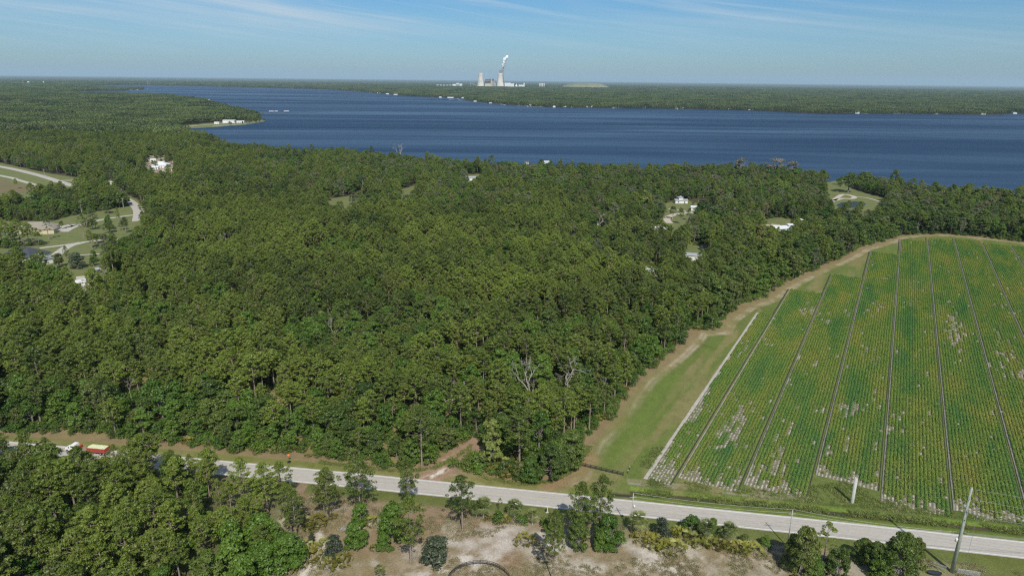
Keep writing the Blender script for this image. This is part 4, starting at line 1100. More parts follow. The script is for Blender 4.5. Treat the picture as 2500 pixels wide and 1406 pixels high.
# open-crowned pines, with more and finer tufts since they stand near
K['pine_open'] = [Kind(pine(700 + i, 16, 4.3 - .4 * (i % 2), 0.34 + .05 * (i % 3), 84, 64, 0.20), M['pine'], M['bark']) for i in range(4)]
K['pine_thin'] = [Kind(pine(720 + i, 14, 2.5, 0.45, 18, 60, 0.24, sparse=True), M['pine'], M['bark']) for i in range(2)]
K['cedar'] = [Kind(broad(740 + i, 6, 1.7, 30, 90, .19, low=.04), M['grey_leaf'], M['oak_bark']) for i in range(2)]
K['oakn'] = [Kind(broad(750 + i, 10, 5.2, 78, 150, .21, low=.02), M['oak'], M['oak_bark']) for i in range(3)]
K['hardn'] = [Kind(broad(760 + i, 8, 3.5, 50, 140, .20, low=.03), M['hard'], M['oak_bark']) for i in range(3)]
K['lime'] = [Kind(broad(770 + i, 14, 5.0, 46, 80, .40, low=.18), M['lime'], M['oak_bark']) for i in range(2)]
K['bare'] = [Kind(broad(790 + i, 12, 4.6, 34, 40, .30, moss=True), leaf_mat('pale_bare_twigs_%d' % i, (0.16, 0.155, 0.11), (0.28, 0.26, 0.20), 30), M['dead']) for i in range(2)]
for k in K['bare']: k.h = zmax(k.crown)
K['rust'] = [Kind(broad(780, 12, 2.0, 20, 50, .34, low=.3), M['rust'], M['oak_bark'])]
for k_ in ('pine_open', 'pine_thin', 'cedar', 'oakn', 'hardn', 'lime', 'rust'):
    for k in K[k_]: k.h = zmax(k.crown)
pines = [((801, 1268), 1139, 1.05, 'tall pine right of its twin at the left edge of the sandy clearing'),
         ((792, 1258), 1146, 0.9, 'tall pine left of its twin at the left edge of the sandy clearing'),
         ((880, 1255), 1121, 1.15, 'tall straight pine beside the road, its shadow lying across both lanes'),
         ((712, 1302), 1180, 1.1, 'pine with bare side branches at the corner of the near wood and clearing'),
         ((724, 1312), 1200, 0.8, 'thinner pine behind the corner pine of the near wood'),
         ((998, 1248), 1113, 0.75, 'small round-topped pine standing in front of the road with its shadow on the lane'),
         ((1129, 1295), 1157, 0.95, 'lone pine with lopsided crown in the middle of the sandy clearing'),
         ((1003, 1377), 1202, 0.85, 'leaning pine with long bare trunk beside the pale dead snag'),
         ((1462, 1303), 1158, 0.95, 'taller right-hand pine of the pair overhanging the road beside the utility pole'),
         ((1415, 1322), 1172, 0.95, 'left-hand pine of the pair overhanging the road'),
         ((1352, 1425), 1243, 0.55, 'narrow young pine rising from the bottom edge left of the road pair'),
         ((690, 1235), 1122, 1.0, 'pine at the road edge whose crown covers the near lane'),
         ((655, 1255), 1125, 1.0, 'pine between the near wood and the road, crown over the lane'),
         ((600, 1248), 1113, 0.9, 'leafy pine screening the road near the orange sign')]
pines += [((x, yb), yt, w_, 'pine at the road edge in the near wood, ' + t) for x, yb, yt, w_, t in (
    (18, 1140, 1072, .8, 'leftmost in the picture'), (62, 1136, 1078, .8, 'second from the left picture edge'), (104, 1142, 1080, .75, 'just left of the truck cab'), (140, 1150, 1100, .7, 'low one below the truck cab'),
    (205, 1152, 1106, .8, 'low one below the red crate'), (285, 1146, 1082, .9, 'just right of the truck'), (330, 1150, 1086, .9, 'second right of the truck'), (376, 1156, 1092, .9, 'third right of the truck'),
    (425, 1162, 1096, .9, 'fourth right of the truck'), (470, 1168, 1106, .9, 'fifth right of the truck'), (515, 1176, 1112, .9, 'where the road emerges'))]
for i, (b, t_, w_, lb) in enumerate(pines):
    plant('pine_open', i, b, t_, 'pine_tree', lb, 'pine tree', w_)
plant('pine_thin', 0, (2006, 1392), 1271, 'sparse_pine', 'sparse yellowish young tree with thin trunk between two dark oaks', 'tree', 1.0)
plant('pine_thin', 1, (930, 1425), 1378, 'young_pine', 'small pine top poking up at the bottom edge of the clearing', 'pine tree', 1.6)
plant('pine_thin', 1, (1220, 1250), 1214, 'young_pine', 'tiny thin pine sapling between two palms by the road', 'pine tree', 0.9)
bro = [('hardn', 0, (872, 1336), 1272, 1.0, 'bright green leafy bush below the tall straight pine'),
       ('hardn', 1, (880, 1280), 1225, 0.9, 'green bush at the foot of the tall straight pine'),
       ('hardn', 2, (938, 1343), 1298, 0.95, 'round green bush left of the leaning pine'),
       ('hardn', 1, (958, 1310), 1225, 0.95, 'leafy green tree behind the round bush, left of the clearing'),
       ('hardn', 0, (708, 1378), 1300, 1.35, 'big bright green bush at the edge of the near wood'),
       ('hardn', 2, (650, 1400), 1320, 1.3, 'broad green tree bordering the sandy path, lower left'),
       ('hardn', 1, (640, 1340), 1255, 1.2, 'dense green tree in the near wood corner by the clearing'),
       ('cedar', 0, (817, 1358), 1305, 1.1, 'dark grey-green cedar among yellow palmettos'),
       ('cedar', 1, (1062, 1374), 1309, 1.55, 'round dark green bush alone in the sandy clearing'),
       ('cedar', 1, (762, 1328), 1300, 0.8, 'small dark shrub beside the sandy path'),
       ('oakn', 0, (1412, 1336), 1255, 0.78, 'dark magnolia-like tree under the left-hand pine of the road pair'),
       ('hardn', 0, (1487, 1338), 1258, 1.0, 'bright green tree with dead twigs below the taller pine of the road pair'),
       ('hardn', 2, (1468, 1345), 1290, 0.8, 'low green bush between the road pair pines'),
       ('oakn', 2, (1352, 1318), 1248, 0.62, 'greyish green small tree left of the road pair pines'),
       ('cedar', 0, (1615, 1312), 1262, 1.15, 'pointed dark green cedar on the verge right of the lone palm'),
       ('hardn', 1, (1688, 1300), 1256, 1.1, 'leafy green tree overhanging the road edge'),
       ('hardn', 0, (1738, 1300), 1262, 0.8, 'green tree squeezed between two palms by the road'),
       ('oakn', 1, (1816, 1325), 1302, 1.0, 'low green shrub at the right end of the palmetto bank'),
       ('hardn', 1, (1868, 1334), 1306, 1.05, 'small round bush on the verge left of the steel gate'),
       ('oakn', 0, (1955, 1400), 1284, 0.70, 'tall dark oak in front of the second utility pole'),
       ('oakn', 1, (1930, 1385), 1300, 0.6, 'dark oak at the left end of the lower right tree row'),
       ('oakn', 2, (2042, 1412), 1335, 0.85, 'broad dark oak cut by the bottom edge of the picture'),
       ('oakn', 0, (2105, 1372), 1315, 0.95, 'low dark oak in the shade between two bigger oaks'),
       ('oakn', 1, (2190, 1412), 1300, 0.86, 'largest round dark oak, right of the lower tree row'),
       ('oakn', 2, (2225, 1400), 1312, 0.62, 'greyer oak leaning on the right side of the largest dark oak'),
       ('hardn', 1, (1985, 1406), 1352, 1.0, 'low green growth at the feet of the lower right oaks'),
       ('hardn', 2, (2150, 1412), 1352, 1.0, 'low green growth between the largest oak and the broad one'),
       ('oakn', 1, (2132, 1398), 1322, 0.75, 'dark oak behind the low shaded one'),
       ('oakn', 2, (1345, 1168), 1085, 0.95, 'drooping dark willow-like oak at the wood corner by the board fence'),
       ('oakn', 0, (1392, 1142), 1050, 0.9, 'dark oak whose branches droop over the lane near the board fence'),
       ('hardn', 0, (1298, 1176), 1118, 1.1, 'yellow-green low tree at the wood corner facing the road')]
for kk, i, b, t_, w_, lb in bro:
    nm_ = {'cedar': 'cedar_tree', 'oakn': 'oak_tree', 'hardn': 'leafy_bush'}[kk]
    plant(kk, i, b, t_, nm_, lb, {'cedar': 'cedar', 'oakn': 'oak tree', 'hardn': 'bush'}[kk], w_)
# landmarks in the wood
plant('lime', 0, (1575, 515), 462, 'pale_tree', 'big pale yellow-green tree standing out of the wood by the sandy drive', 'tree', 0.95)
plant('lime', 1, (1850, 615), 545, 'pale_tree', 'pale green tree in the wood left of the long white-roofed house', 'tree', 0.8)
plant('lime', 1, (1200, 1135), 1020, 'pale_tree', 'lime green tree at the edge of the big wood by the dirt drive', 'tree', 0.75)
plant('rust', 0, (1417, 425), 396, 'rusty_cedar', 'small rust-red conifer on the lake shore', 'tree', 1.0)
plant('pine_open', 1, (1268, 1145), 985, 'pine_tree', 'great spreading pine towering over the wood corner by the dirt drive', 'pine tree', 1.15)
plant('pine_open', 2, (1030, 1140), 985, 'pine_tree', 'tall pine with bare limbs left of the dirt drive entrance', 'pine tree', 0.95)
for (b, t_, i, w_, lb) in (((1288, 985), 880, 0, 1.0, 'bleached dead tree, left one of the pale pair in the big wood'), ((1380, 965), 872, 1, 1.0, 'bleached dead tree, right one of the pale pair in the big wood'),
                     ((1470, 985), 920, 2, .9, 'small grey dead tree near the lane edge of the big wood'), ((1100, 1010), 930, 3, 1.3, 'grey dead oak with twisted limbs in the big wood'),
                     ((325, 1000), 920, 2, .8, 'thin white dead tree on the left of the big wood'), ((1458, 570), 520, 1, 1.6, 'wide grey leafless tree deep in the wood'),
                     ((978, 395), 350, 0, 1.0, 'bare grey tree standing up against the lake'),
                     ((355, 1190), 1108, 3, 1.2, 'reddish grey bare crown in the wood below the road'), ((1008, 1372), 1322, 2, .6, 'pale dead snag at the foot of the leaning pine'),
                     ((1490, 1330), 1280, 1, 0.9, 'dead mossy limbs beside the taller pine of the road pair')):
    b_ = at(*b); H = height(b_, t_); me_ = DEAD[i]; s = H / zmax(me_)
    o = link('dead_tree', me_); o.location = (b_.x, b_.y, 0); o.scale = (s * w_, s * w_, s); o.rotation_euler = (0, 0, i * 1.3)
    tag(o, lb, 'dead tree')
for i, (b, t_, w_, lb) in enumerate((((1805, 432), 384, 1.0, 'left pale grey twiggy tree on the lake shore'), ((1890, 432), 383, 1.3, 'widest pale grey twiggy tree on the lake shore'), ((1932, 436), 392, 1.2, 'right-hand pale grey twiggy tree on the lake shore'), ((1745, 465), 425, 1.2, 'pale twiggy tree inland of the shore ones'))):
    plant('bare', i, b, t_, 'bare_tree', lb, 'tree', w_)
# brush pile
mb = MB(); rr_ = np.random.RandomState(3)
for _ in range(60):
    a_ = rr_.uniform(-.6, .9); L_ = rr_.uniform(.8, 2.8); x = rr_.uniform(-1.4, 1.4); y = rr_.uniform(-.8, .8)
    mb.tube([(x, y, .05), (x + math.cos(a_) * L_ * .5, y + math.sin(a_) * L_ * .5, .35), (x + math.cos(a_) * L_, y + math.sin(a_) * L_, rr_.uniform(.1, .7))], [.05, .035, .012], 4)
o = mb.build('brush_pile', M['dead']); b = at(838, 1292); o.location = (b.x, b.y, 0); tag(o, 'heap of pale cut branches beside the bright green bush', 'brush pile')
# palms
for i, (b, t_, lb) in enumerate((((1180, 1264), 1212, 'leftmost fan palm by the road with a skirt of dead fronds'), ((1256, 1266), 1218, 'fan palm with brown skirt, second from the left by the road'),
                                 ((1300, 1280), 1240, 'short fan palm with grey skirt right of the second palm'), ((1557, 1303), 1246, 'fan palm right beside the pale utility pole'),
                                 ((1722, 1318), 1266, 'fan palm rising behind the long palmetto bank'), ((1776, 1325), 1272, 'fan palm at the right of the long palmetto bank'),
                                 ((1163, 1262), 1222, 'small fan palm tucked behind the leftmost roadside palm'))):
    b_ = at(*b); H = height(b_, t_); pm = PALMS[i % 3]; s = H / PH[i % 3]
    o = empty('palm_tree', (b_.x, b_.y, 0), i * 1.1, lb, 'palm tree'); o.scale = (s, s, s)
    link('trunk', pm[2], o); link('fronds', pm[0], o); link('dead_fronds', pm[1], o)
# taller palms seen standing in the far clearings
for i, (b, t_, lb) in enumerate((((1642, 535), 500, 'tall palm left of the sandy drive loop'), ((1662, 528), 505, 'palm in the middle of the sandy drive loop'), ((1766, 535), 508, 'tall palm right of the sandy drive'),
                                 ((1396, 412), 390, 'lone tall palm on the lake shore by the rust-red conifer'), ((152, 560), 538, 'palm in front of the tan-roofed house'), ((1690, 512), 492, 'palm beside the white cottage by the sandy drive'))):
    b_ = at(*b); H = height(b_, t_); pm = PALMS[i % 3]; s = H / PH[i % 3]
    o = empty('palm_tree', (b_.x, b_.y, 0), i * 1.1, lb, 'palm tree'); o.scale = (s * .62, s * .62, s)
    link('trunk', pm[2], o); link('fronds', pm[0], o)
# palmetto clumps
pto = [((1572, 1322), 1.5, 'yellow palmetto clump below the palm by the pale utility pole'), ((1604, 1330), 1.6, 'yellow palmetto clump in the middle of the left bank'), ((1640, 1345), 1.7, 'yellow palmetto clump nearest the sandy clearing'),
       ((1672, 1314), 1.5, 'yellow palmetto clump at the left end of the long bank'), ((1704, 1326), 1.6, 'yellow palmetto clump in the long bank below the leafy tree'), ((1738, 1332), 1.5, 'yellow palmetto clump in the middle of the long bank'),
       ((1772, 1340), 1.4, 'yellow palmetto clump below the right-hand palm'), ((1806, 1344), 1.4, 'yellow palmetto clump right of the middle of the long bank'), ((1838, 1346), 1.3, 'yellow palmetto clump at the right end of the long bank'),
       ((1656, 1302), 1.0, 'small palmetto clump on the verge side of the bank'), ((774, 1280), 1.5, 'yellow palmetto clump left of the twin pines'), ((760, 1290), 1.1, 'smaller palmetto clump beside the one left of the twin pines'),
       ((812, 1264), 0.7, 'tiny palmetto right at the feet of the twin pines'), ((748, 1340), 1.2, 'yellow palmetto clump at the top of the sandy path'), ((752, 1368), 1.7, 'large yellow palmetto clump left of the sandy path'),
       ((795, 1335), 1.2, 'yellow palmetto clump left of the dark cedar'), ((810, 1382), 1.4, 'yellow palmetto clump below the dark cedar, left half'), ((832, 1376), 1.4, 'yellow palmetto clump below the dark cedar, right half'),
       ((904, 1278), 1.2, 'palmetto clump right of the bright green bush'), ((918, 1340), 0.8, 'palmetto fringe left of the round green bush'), ((1283, 1326), 1.4, 'lone yellow palmetto clump in the sandy clearing'),
       ((700, 1396), 1.2, 'palmetto clump below the big bright green bush'), ((1240, 1158), 1.5, 'palmetto clump at the wood corner facing the road'), ((1210, 1152), 1.3, 'palmetto clump beside the mouth of the dirt drive'),
       ((1275, 1168), 1.3, 'pale palmetto clump at the foot of the corner trees'), ((1000, 1128), 1.1, 'palmetto clump at the wood edge left of the dirt drive'), ((1048, 1126), 1.0, 'palmetto clump on the left bank of the dirt drive'),
       ((1195, 1268), 0.8, 'low palmetto at the foot of the leftmost roadside palm'), ((1232, 1272), 0.9, 'low palmetto between the roadside palms')]
for i, (b, s, lb) in enumerate(pto):
    b_ = at(*b); o = link('palmetto_bush', PTO[i % 3]); o.location = (b_.x, b_.y, 0); o.scale = (s * .95, s * .95, s * .9); o.rotation_euler = (0, 0, i * .9); tag(o, lb, 'palmetto')
# bushes half hiding the road palms
for i, (b, t_, lb) in enumerate((((1215, 1272), 1246, 'green bush between the leftmost roadside palms'), ((1275, 1278), 1255, 'green bush at the feet of the roadside palms'), ((1330, 1285), 1262, 'bush left of the greyish small tree'), ((640, 1205), 1165, 'bush at the road edge in front of the near wood'),
                                 ((1108, 1140), 1118, 'bush at the inner right bank of the dirt drive'), ((1165, 1140), 1105, 'dark green bush right of the dirt drive'))):
    b_ = at(*b); H = height(b_, t_); k = K['bush'][i % 3]; s = H / k.h
    o = empty('bush', (b_.x, b_.y, 0), i, lb, 'bush'); o.scale = (s, s, s); link('stems', k.trunk, o); link('foliage', k.crown, o)
# rough grass and weeds: tufts on verges, ditch banks and clearing
gm = []
for i in range(3):
    rng = np.random.RandomState(800 + i); n_ = 26
    Pp = rng.uniform(-.45, .45, (n_, 3)); Pp[:, 2] = rng.uniform(.02, .22, n_); V, Fc = leaves(Pp, np.tile([0, 0, .3], (n_, 1)), .16, rng, 2.0, 1.0)
    gm.append(np_mesh('grass_tuft', V, Fc, [leaf_mat('weeds_%d' % i, *[((.15, .20, .05), (.27, .31, .08)), ((.22, .20, .10), (.36, .33, .18)), ((.12, .18, .04), (.22, .29, .06))][i], 8)], tone=rng.uniform(0, 1, len(V))))
rng = np.random.RandomState(9)
G = rng.uniform((-60, 100), (170, 200), (120000, 2)); rg = road_d(G); ug, vg = uv(G); dg_ = -dist_poly(G, WOOD); dng = -dist_poly(G, NWOOD)
vdg = rg - ROAD_HALF
fieldstart = np.interp(ug, [(b[0] + b[1]) / 2 for b in beds], [b[2] for b in beds])
kv = (rg > 0) & (dg_ > 0) & (ug > -52) & (vdg > 3.3) & (vg < fieldstart - 0.5) & (fbm(G[:, 0], G[:, 1], 6, 1) > .36 + .16 * rng.rand(len(G))) & (rng.rand(len(G)) < .6)
kb = (rg < 0) & (-rg - ROAD_HALF > 5) & (dng > 0) & (fbm(G[:, 0], G[:, 1], 9, 2) > .52) & (rng.rand(len(G)) < .42)
ke = (rg > 0) & (dg_ > 0) & (ug < -52.8) & (ug > -57.5 + 3 * rng.rand(len(G))) & (vg > 184) & (rng.rand(len(G)) < .6)
kw = (rg > 0) & (dg_ > 0) & (dg_ < 1.6)
kk_ = (kv | kb | ke | kw) & in_view(G, 0, 20, 20)
G2 = G[kk_]; ty_ = np.where(kb[kk_], 1, np.where(rng.rand(len(G2)) < .5, 0, 2))
scatter('weeds', np.column_stack([G2, np.full(len(G2), -.02)]), rng.uniform(0, 6.28, len(G2)), rng.uniform(.6, 1.5, len(G2)), ty_, gm, 'rough grass and weeds on the verges and ditch banks')

# ------------------------------------------------------------------ utility poles and wires
def wire(parent, a, b, sag=0.6, r_=0.022, name='wire'):
    a = Vector(a); b = Vector(b); pts = []
    for i in range(13):
        t = i / 12; p = a.lerp(b, t); p.z -= sag * 4 * t * (1 - t); pts.append(p)
    mb = MB(); mb.tube(pts, r_, 4)
    o = mb.build(name, M['ins']); 
    if parent is not None: o.parent = parent; o.matrix_parent_inverse = Matrix.Translation(-parent.location)
    return o
def pole(base_px, top_py, mt, r0_, r1_, name, label):
    b = at(*base_px); H = height(b, top_py); o = empty(name, (b.x, b.y, 0), 0, label, 'utility pole')
    mb = MB(); mb.tube([(0, 0, -.1), (0, 0, H)], [r0_, r1_], 12); mb.build('pole', mt, o, True)
    return o, b, H
def insulator(o, p, r_=.07, h=.28):
    mb = MB()
    mb.lathe([(r_ * .5, 0), (r_, .05), (r_ * .6, .1), (r_, .15), (r_ * .6, .2), (r_ * .4, h)], 8)
    q = mb.build('insulator', M['ins'], o); q.location = p
d1, b1, H1 = pole((1539.7, 1299), 1203.6, M['wood_pole'], .17, .11, 'utility_pole', 'pale utility pole with a transformer beside the road and a fan palm')
d2_, b2, H2 = pole((1922, 1334), 1244, M['wood_pole'], .16, .11, 'utility_pole', 'thin utility pole rising behind the dark oak beside the road')
T, bT, HT = pole((2324, 1396), 1189, M['pole_green'], .52, .24, 'transmission_pole', 'tallest thick concrete pole carrying wires at the lower right')
for o, H in ((d1, H1), (d2_, H2)):
    for z in (H - .1, H - 1.2, H - 2.2): insulator(o, (0.0, .16 if z < H - .2 else 0, z))
    mb = MB(); mb.box(-.9, .9, -.05, .05, H - 1.25, H - 1.13); mb.build('crossarm', M['wood_pole'], o)
mb = MB(); mb.lathe([(.02, 0), (.26, .03), (.28, .7), (.22, .82), (.02, .86)], 14); q = mb.build('transformer', M['white_paint'], d1, True); q.location = (.46, 0, H1 - 4.4)
mb = MB(); mb.box(.12, .22, -.06, .06, H1 - 4.2, H1 - 3.8); mb.build('bracket', M['dark_metal'], d1)
mb = MB(); mb.lathe([(.02, 0), (.30, .03), (.32, .85), (.25, .98), (.02, 1.02)], 14); q = mb.build('transformer', M['white_paint'], T, True)
za = None
for z in np.arange(4, 20, .1):
    if proj((bT.x, bT.y, z))[1] < 1303: za = z; break
q.location = (-.78, 0, za - 2.2)
for s in (-1, 1):
    mb = MB(); mb.tube([(0, 0, za), (s * 1.9, .2, za + .35)], .07, 6); mb.build('crossarm', M['dark_metal'], T)
    for f_ in (.55, .95): insulator(T, (s * 1.9 * f_, .2, za + .35 * f_ + .08))
def zat(py):
    for z in np.arange(5, 40, .05):
        if proj((bT.x, bT.y, z))[1] < py: return float(z)
    return 20.0
tips = []
for (py0, tp_px) in ((1202, (2394.3, 1221.8)), (1222, (2390, 1240.3)), (1241, (2385.7, 1260))):
    z = zat(py0); e_ = at(tp_px[0], tp_px[1], z)
    mb = MB(); mb.tube([(0.2, 0, z), (e_.x - bT.x, e_.y - bT.y, z)], .045, 6); mb.build('strut', M['metal'], T)
    insulator(T, (e_.x - bT.x, e_.y - bT.y, z - .15), .14, .35)
    tips.append(e_)
for e_, (rx, ry) in zip(tips, ((2500, 1235.3), (2500, 1254.5), (2500, 1273))):
    q = at(rx, ry, e_.z); d_ = (q - e_); wire(T, e_, e_ + d_ * 5, 1.0, .02)
g0 = at(2352, 1400)
for e_ in tips: wire(T, e_, (g0.x, g0.y, 0.1), 0, .022, 'guy_wire')
q = at(2500, 1208, HT - .5); top_ = Vector((bT.x, bT.y, HT - .5)); wire(T, top_, top_ + (q - top_) * 5, 1.0, .016)
# distribution wires between the poles
for k_, (dz, off_) in enumerate(((.15, 0), (-.95, .1), (-1.95, .1))):
    a_ = Vector((b1.x, b1.y + off_, H1 + dz)); c_ = Vector((b2.x, b2.y + off_, H2 + dz)); wire(d1, a_, c_, .7, .022)
    e_ = Vector((bT.x - 1.0 + k_ * .9, bT.y + .2, za + .4 - .3 * k_)); wire(d2_, c_, e_, .7, .022)
    wire(T, e_ + Vector((.8, 0, 0)), e_ + Vector((46, -4.8, .5)), .8, .022)
# concrete pole stub at the field edge
b = at(2080, 1226); H = height(b, 1166); mb = MB(); mb.lathe([(.50, -.1), (.50, 0), (.44, H), (.30, H), (.30, H - .5)], 20)
o = mb.build('concrete_column', M['concrete'], None, True); o.location = (b.x, b.y, 0); tag(o, 'thick pale concrete column standing alone in the grass at the field edge', 'column')

# ------------------------------------------------------------------ fences, gates, small things by the road
def rail_fence(name, a, b, nposts, h, rails, mt, label, cat, pr_=.08, rr2=.06, slab=True):
    a = Vector((a.x, a.y, 0)); b = Vector((b.x, b.y, 0)); L_ = (b - a).length; rz = math.atan2(b.y - a.y, b.x - a.x)
    o = empty(name, a, rz, label, cat)
    for i in range(nposts):
        mb = MB(); x = L_ * i / (nposts - 1); mb.box(x - pr_, x + pr_, -pr_, pr_, -.1, h); mb.build('post', mt, o)
    for z in rails:
        mb = MB()
        if slab: mb.box(0, L_, -pr_ - .05, -pr_ - .004, z - rr2, z + rr2)
        else: mb.tube([(0, 0, z), (L_, 0, z)], rr2, 6)
        mb.build('rail', mt, o)
    return o
rail_fence('board_fence', at(1416, 1136), at(1521.5, 1160.5), 9, 1.25, (.35, .75, 1.15), M['dark_wood'], 'short black board fence closing the grassy lane between wood and field', 'fence', .09, .09)
for (p_, lb) in (((1537, 1146), 'short dark marker post right of the black fence, farther one'), ((1533, 1155), 'short dark marker post right of the black fence, nearer one')):
    b = at(*p_); o = empty('marker_post', (b.x, b.y, 0), 0, lb, 'post'); mb = MB(); mb.tube([(0, 0, -.1), (0, 0, 1.0)], .09, 8); mb.build('post', M['dark_wood'], o)
    mb = MB(); mb.box(-.12, .12, -.12, .12, 1.0, 1.06); mb.build('cap', M['white_paint'], o)
b = at(1336, 1250); o = empty('roadside_marker', (b.x, b.y, 0), 0, 'slim white roadside marker with dark box beside the road', 'marker')
mb = MB(); mb.tube([(0, 0, -.1), (0, 0, 1.5)], .11, 8); mb.build('post', M['white_paint'], o); mb = MB(); mb.box(-.5, -.13, -.12, .12, .35, 1.15); mb.build('box', M['dark_metal'], o); mb = MB(); mb.box(-.45, .35, -.3, .3, 0, .12); mb.build('base', M['concrete'], o)
b = at(706, 1128); H = height(b, 1110); o = empty('warning_sign', (b.x, b.y, 0), R(8), 'orange diamond warning sign on the verge in front of the big wood', 'road sign')
mb = MB(); mb.tube([(0, 0, -.1), (0, 0, H)], .045, 6); mb.build('post', M['dark_metal'], o)
mb = MB(); d_ = .45; mb.add([(0, -.06, H - d_), (d_, -.06, H), (0, -.06, H + d_), (-d_, -.06, H), (0, -.09, H - d_), (d_, -.09, H), (0, -.09, H + d_), (-d_, -.09, H)], [(0, 1, 2, 3), (7, 6, 5, 4), (0, 4, 5, 1), (1, 5, 6, 2), (2, 6, 7, 3), (3, 7, 4, 0)]); mb.build('sign_panel', M['orange'], o)
mb = MB(); mb.box(-.5, .5, -.5, .5, 0, .25); mb.build('base', M['dark_metal'], o)
# round pen
tp = at(1172.5, 1377.5); rad_ = 7.8; o = empty('round_pen', (tp.x, tp.y - rad_, 0), 0, 'round pen of dark rails on the sand at the bottom edge', 'pen')
for i in range(28):
    a_ = 2 * math.pi * i / 28; mb = MB(); mb.tube([(rad_ * math.cos(a_), rad_ * math.sin(a_), -.1), (rad_ * math.cos(a_), rad_ * math.sin(a_), 1.45)], .055, 6); mb.build('post', M['dark_wood'], o)
for z in (.5, .9, 1.3):
    mb = MB(); mb.lathe([(rad_ - .035, z - .05), (rad_ + .035, z - .05), (rad_ + .035, z + .05), (rad_ - .035, z + .05)], 56, close=True); mb.build('rail', M['dark_wood'], o)
rail_fence('steel_gate', at(1862, 1338), at(1910, 1342), 3, 1.2, (.3, .6, .9, 1.15), M['metal'], 'low galvanised gate half hidden left of the lower oaks', 'gate', .05, .035, False)
rail_fence('panel_gate', at(2336, 1399), at(2391, 1408), 4, 1.5, (.3, .55, .8, 1.05, 1.3, 1.45), M['metal'], 'galvanised stock panel gate at the foot of the transmission pole', 'gate', .05, .03, False)
rail_fence('pipe_rack', at(2276, 1386), at(2307, 1398), 3, 1.9, (1.0, 1.6, 1.85), M['metal'], 'grey pipe rack standing left of the transmission pole', 'rack', .05, .05, False)
b = at(2280, 1400); o = empty('water_trough', (b.x, b.y, 0), R(-8), 'black oval trough on the ground below the pipe rack', 'trough')
mb = MB(); ring = []
for k_ in range(24):
    a_ = 2 * math.pi * k_ / 24; ring.append((math.cos(a_), math.sin(a_)))
vs = [(x * 1.7 * f_, y * .7 * f_, z) for (f_, z) in ((1, 0), (1.05, .5), (.95, .5), (.9, .1)) for x, y in ring]
fs = [(i * 24 + k_, i * 24 + (k_ + 1) % 24, (i + 1) * 24 + (k_ + 1) % 24, (i + 1) * 24 + k_) for i in range(3) for k_ in range(24)] + [tuple(range(72, 96))]
mb.add(vs, fs); mb.build('tub', M['dark_metal'], o)
mb = MB(); mb.add([(x * 1.55, y * .62, .38) for x, y in ring], [tuple(range(24))]); mb.build('water', M['glass'], o)

# ------------------------------------------------------------------ farm truck
xt = at(236, 1094, 2).x; ym = float(road_mid(xt)); sl = 2 * ct[0] * xt + ct[1]; rz = math.atan2(sl, 1)
o = empty('farm_truck', (xt - math.sin(rz) * 1.6, ym + 1.6, .035), rz, 'white-cabbed farm truck with a red crate body on the road behind the near wood', 'truck')
o.location.z = .04
mb = MB(); mb.box(-9.6, 3.2, -.45, .45, .75, 1.0); mb.build('chassis', M['dark_metal'], o)
mb = MB(); mb.box(-6.9, 3.3, -1.2, 1.2, 1.0, 1.14); mb.build('flatbed', M['planks'], o)
mb = MB(); mb.add([(-9.3, -1.1, .9), (-7.3, -1.1, .9), (-7.3, 1.1, .9), (-9.3, 1.1, .9), (-9.3, -1.15, 1.8), (-7.3, -1.15, 1.8), (-7.3, 1.15, 1.8), (-9.3, 1.15, 1.8), (-8.8, -1.0, 2.7), (-7.4, -1.0, 2.7), (-7.4, 1.0, 2.7), (-8.8, 1.0, 2.7)],
                  [(0, 3, 2, 1), (0, 1, 5, 4), (1, 2, 6, 5), (2, 3, 7, 6), (3, 0, 4, 7), (4, 5, 9, 8), (5, 6, 10, 9), (6, 7, 11, 10), (7, 4, 8, 11), (8, 9, 10, 11)]); cab = mb.build('cab', M['truck_white'], o)
mb = MB(); mb.add([(-9.24, -.95, 1.86), (-8.86, -.88, 2.6), (-8.86, .88, 2.6), (-9.24, .95, 1.86), (-9.29, -.95, 1.86), (-8.91, -.88, 2.6), (-8.91, .88, 2.6), (-9.29, .95, 1.86)], [(0, 1, 2, 3), (7, 6, 5, 4), (0, 4, 5, 1), (1, 5, 6, 2), (2, 6, 7, 3), (3, 7, 4, 0)]); mb.build('windscreen', M['glass'], cab)
for s in (-1, 1):
    mb = MB(); mb.box(-8.75, -7.7, s * 1.13 - .02, s * 1.13 + .02, 1.9, 2.4); mb.build('side_window', M['glass'], cab)
    mb = MB(); mb.box(-9.35, -9.2, s * 1.35 - .1, s * 1.35 + .1, 1.8, 2.2); mb.build('mirror', M['dark_metal'], cab)
    mb = MB(); mb.box(-11.0, -10.96, s * .8 - .15, s * .8 + .15, 1.05, 1.3); mb.build('headlight', M['white_roof'], o)
mb = MB(); mb.add([(-10.95, -.95, .7), (-9.32, -1.1, .7), (-9.32, 1.1, .7), (-10.95, .95, .7), (-10.9, -.9, 1.5), (-9.32, -1.08, 1.75), (-9.32, 1.08, 1.75), (-10.9, .9, 1.5)], [(0, 3, 2, 1), (4, 5, 6, 7), (0, 1, 5, 4), (1, 2, 6, 5), (2, 3, 7, 6), (3, 0, 4, 7)]); mb.build('bonnet', M['truck_white'], o)
mb = MB(); mb.box(-7.0, -6.2, -1.1, 1.1, 1.14, 2.0); mb.build('red_tank', M['red'], o)
box = MB()
for (x0, x1, y0, y1) in ((-2.9, 3.2, -1.25, -1.17), (-2.9, 3.2, 1.17, 1.25), (-2.9, -2.82, -1.17, 1.17), (3.12, 3.2, -1.17, 1.17)): box.box(x0, x1, y0, y1, 1.145, 2.35)
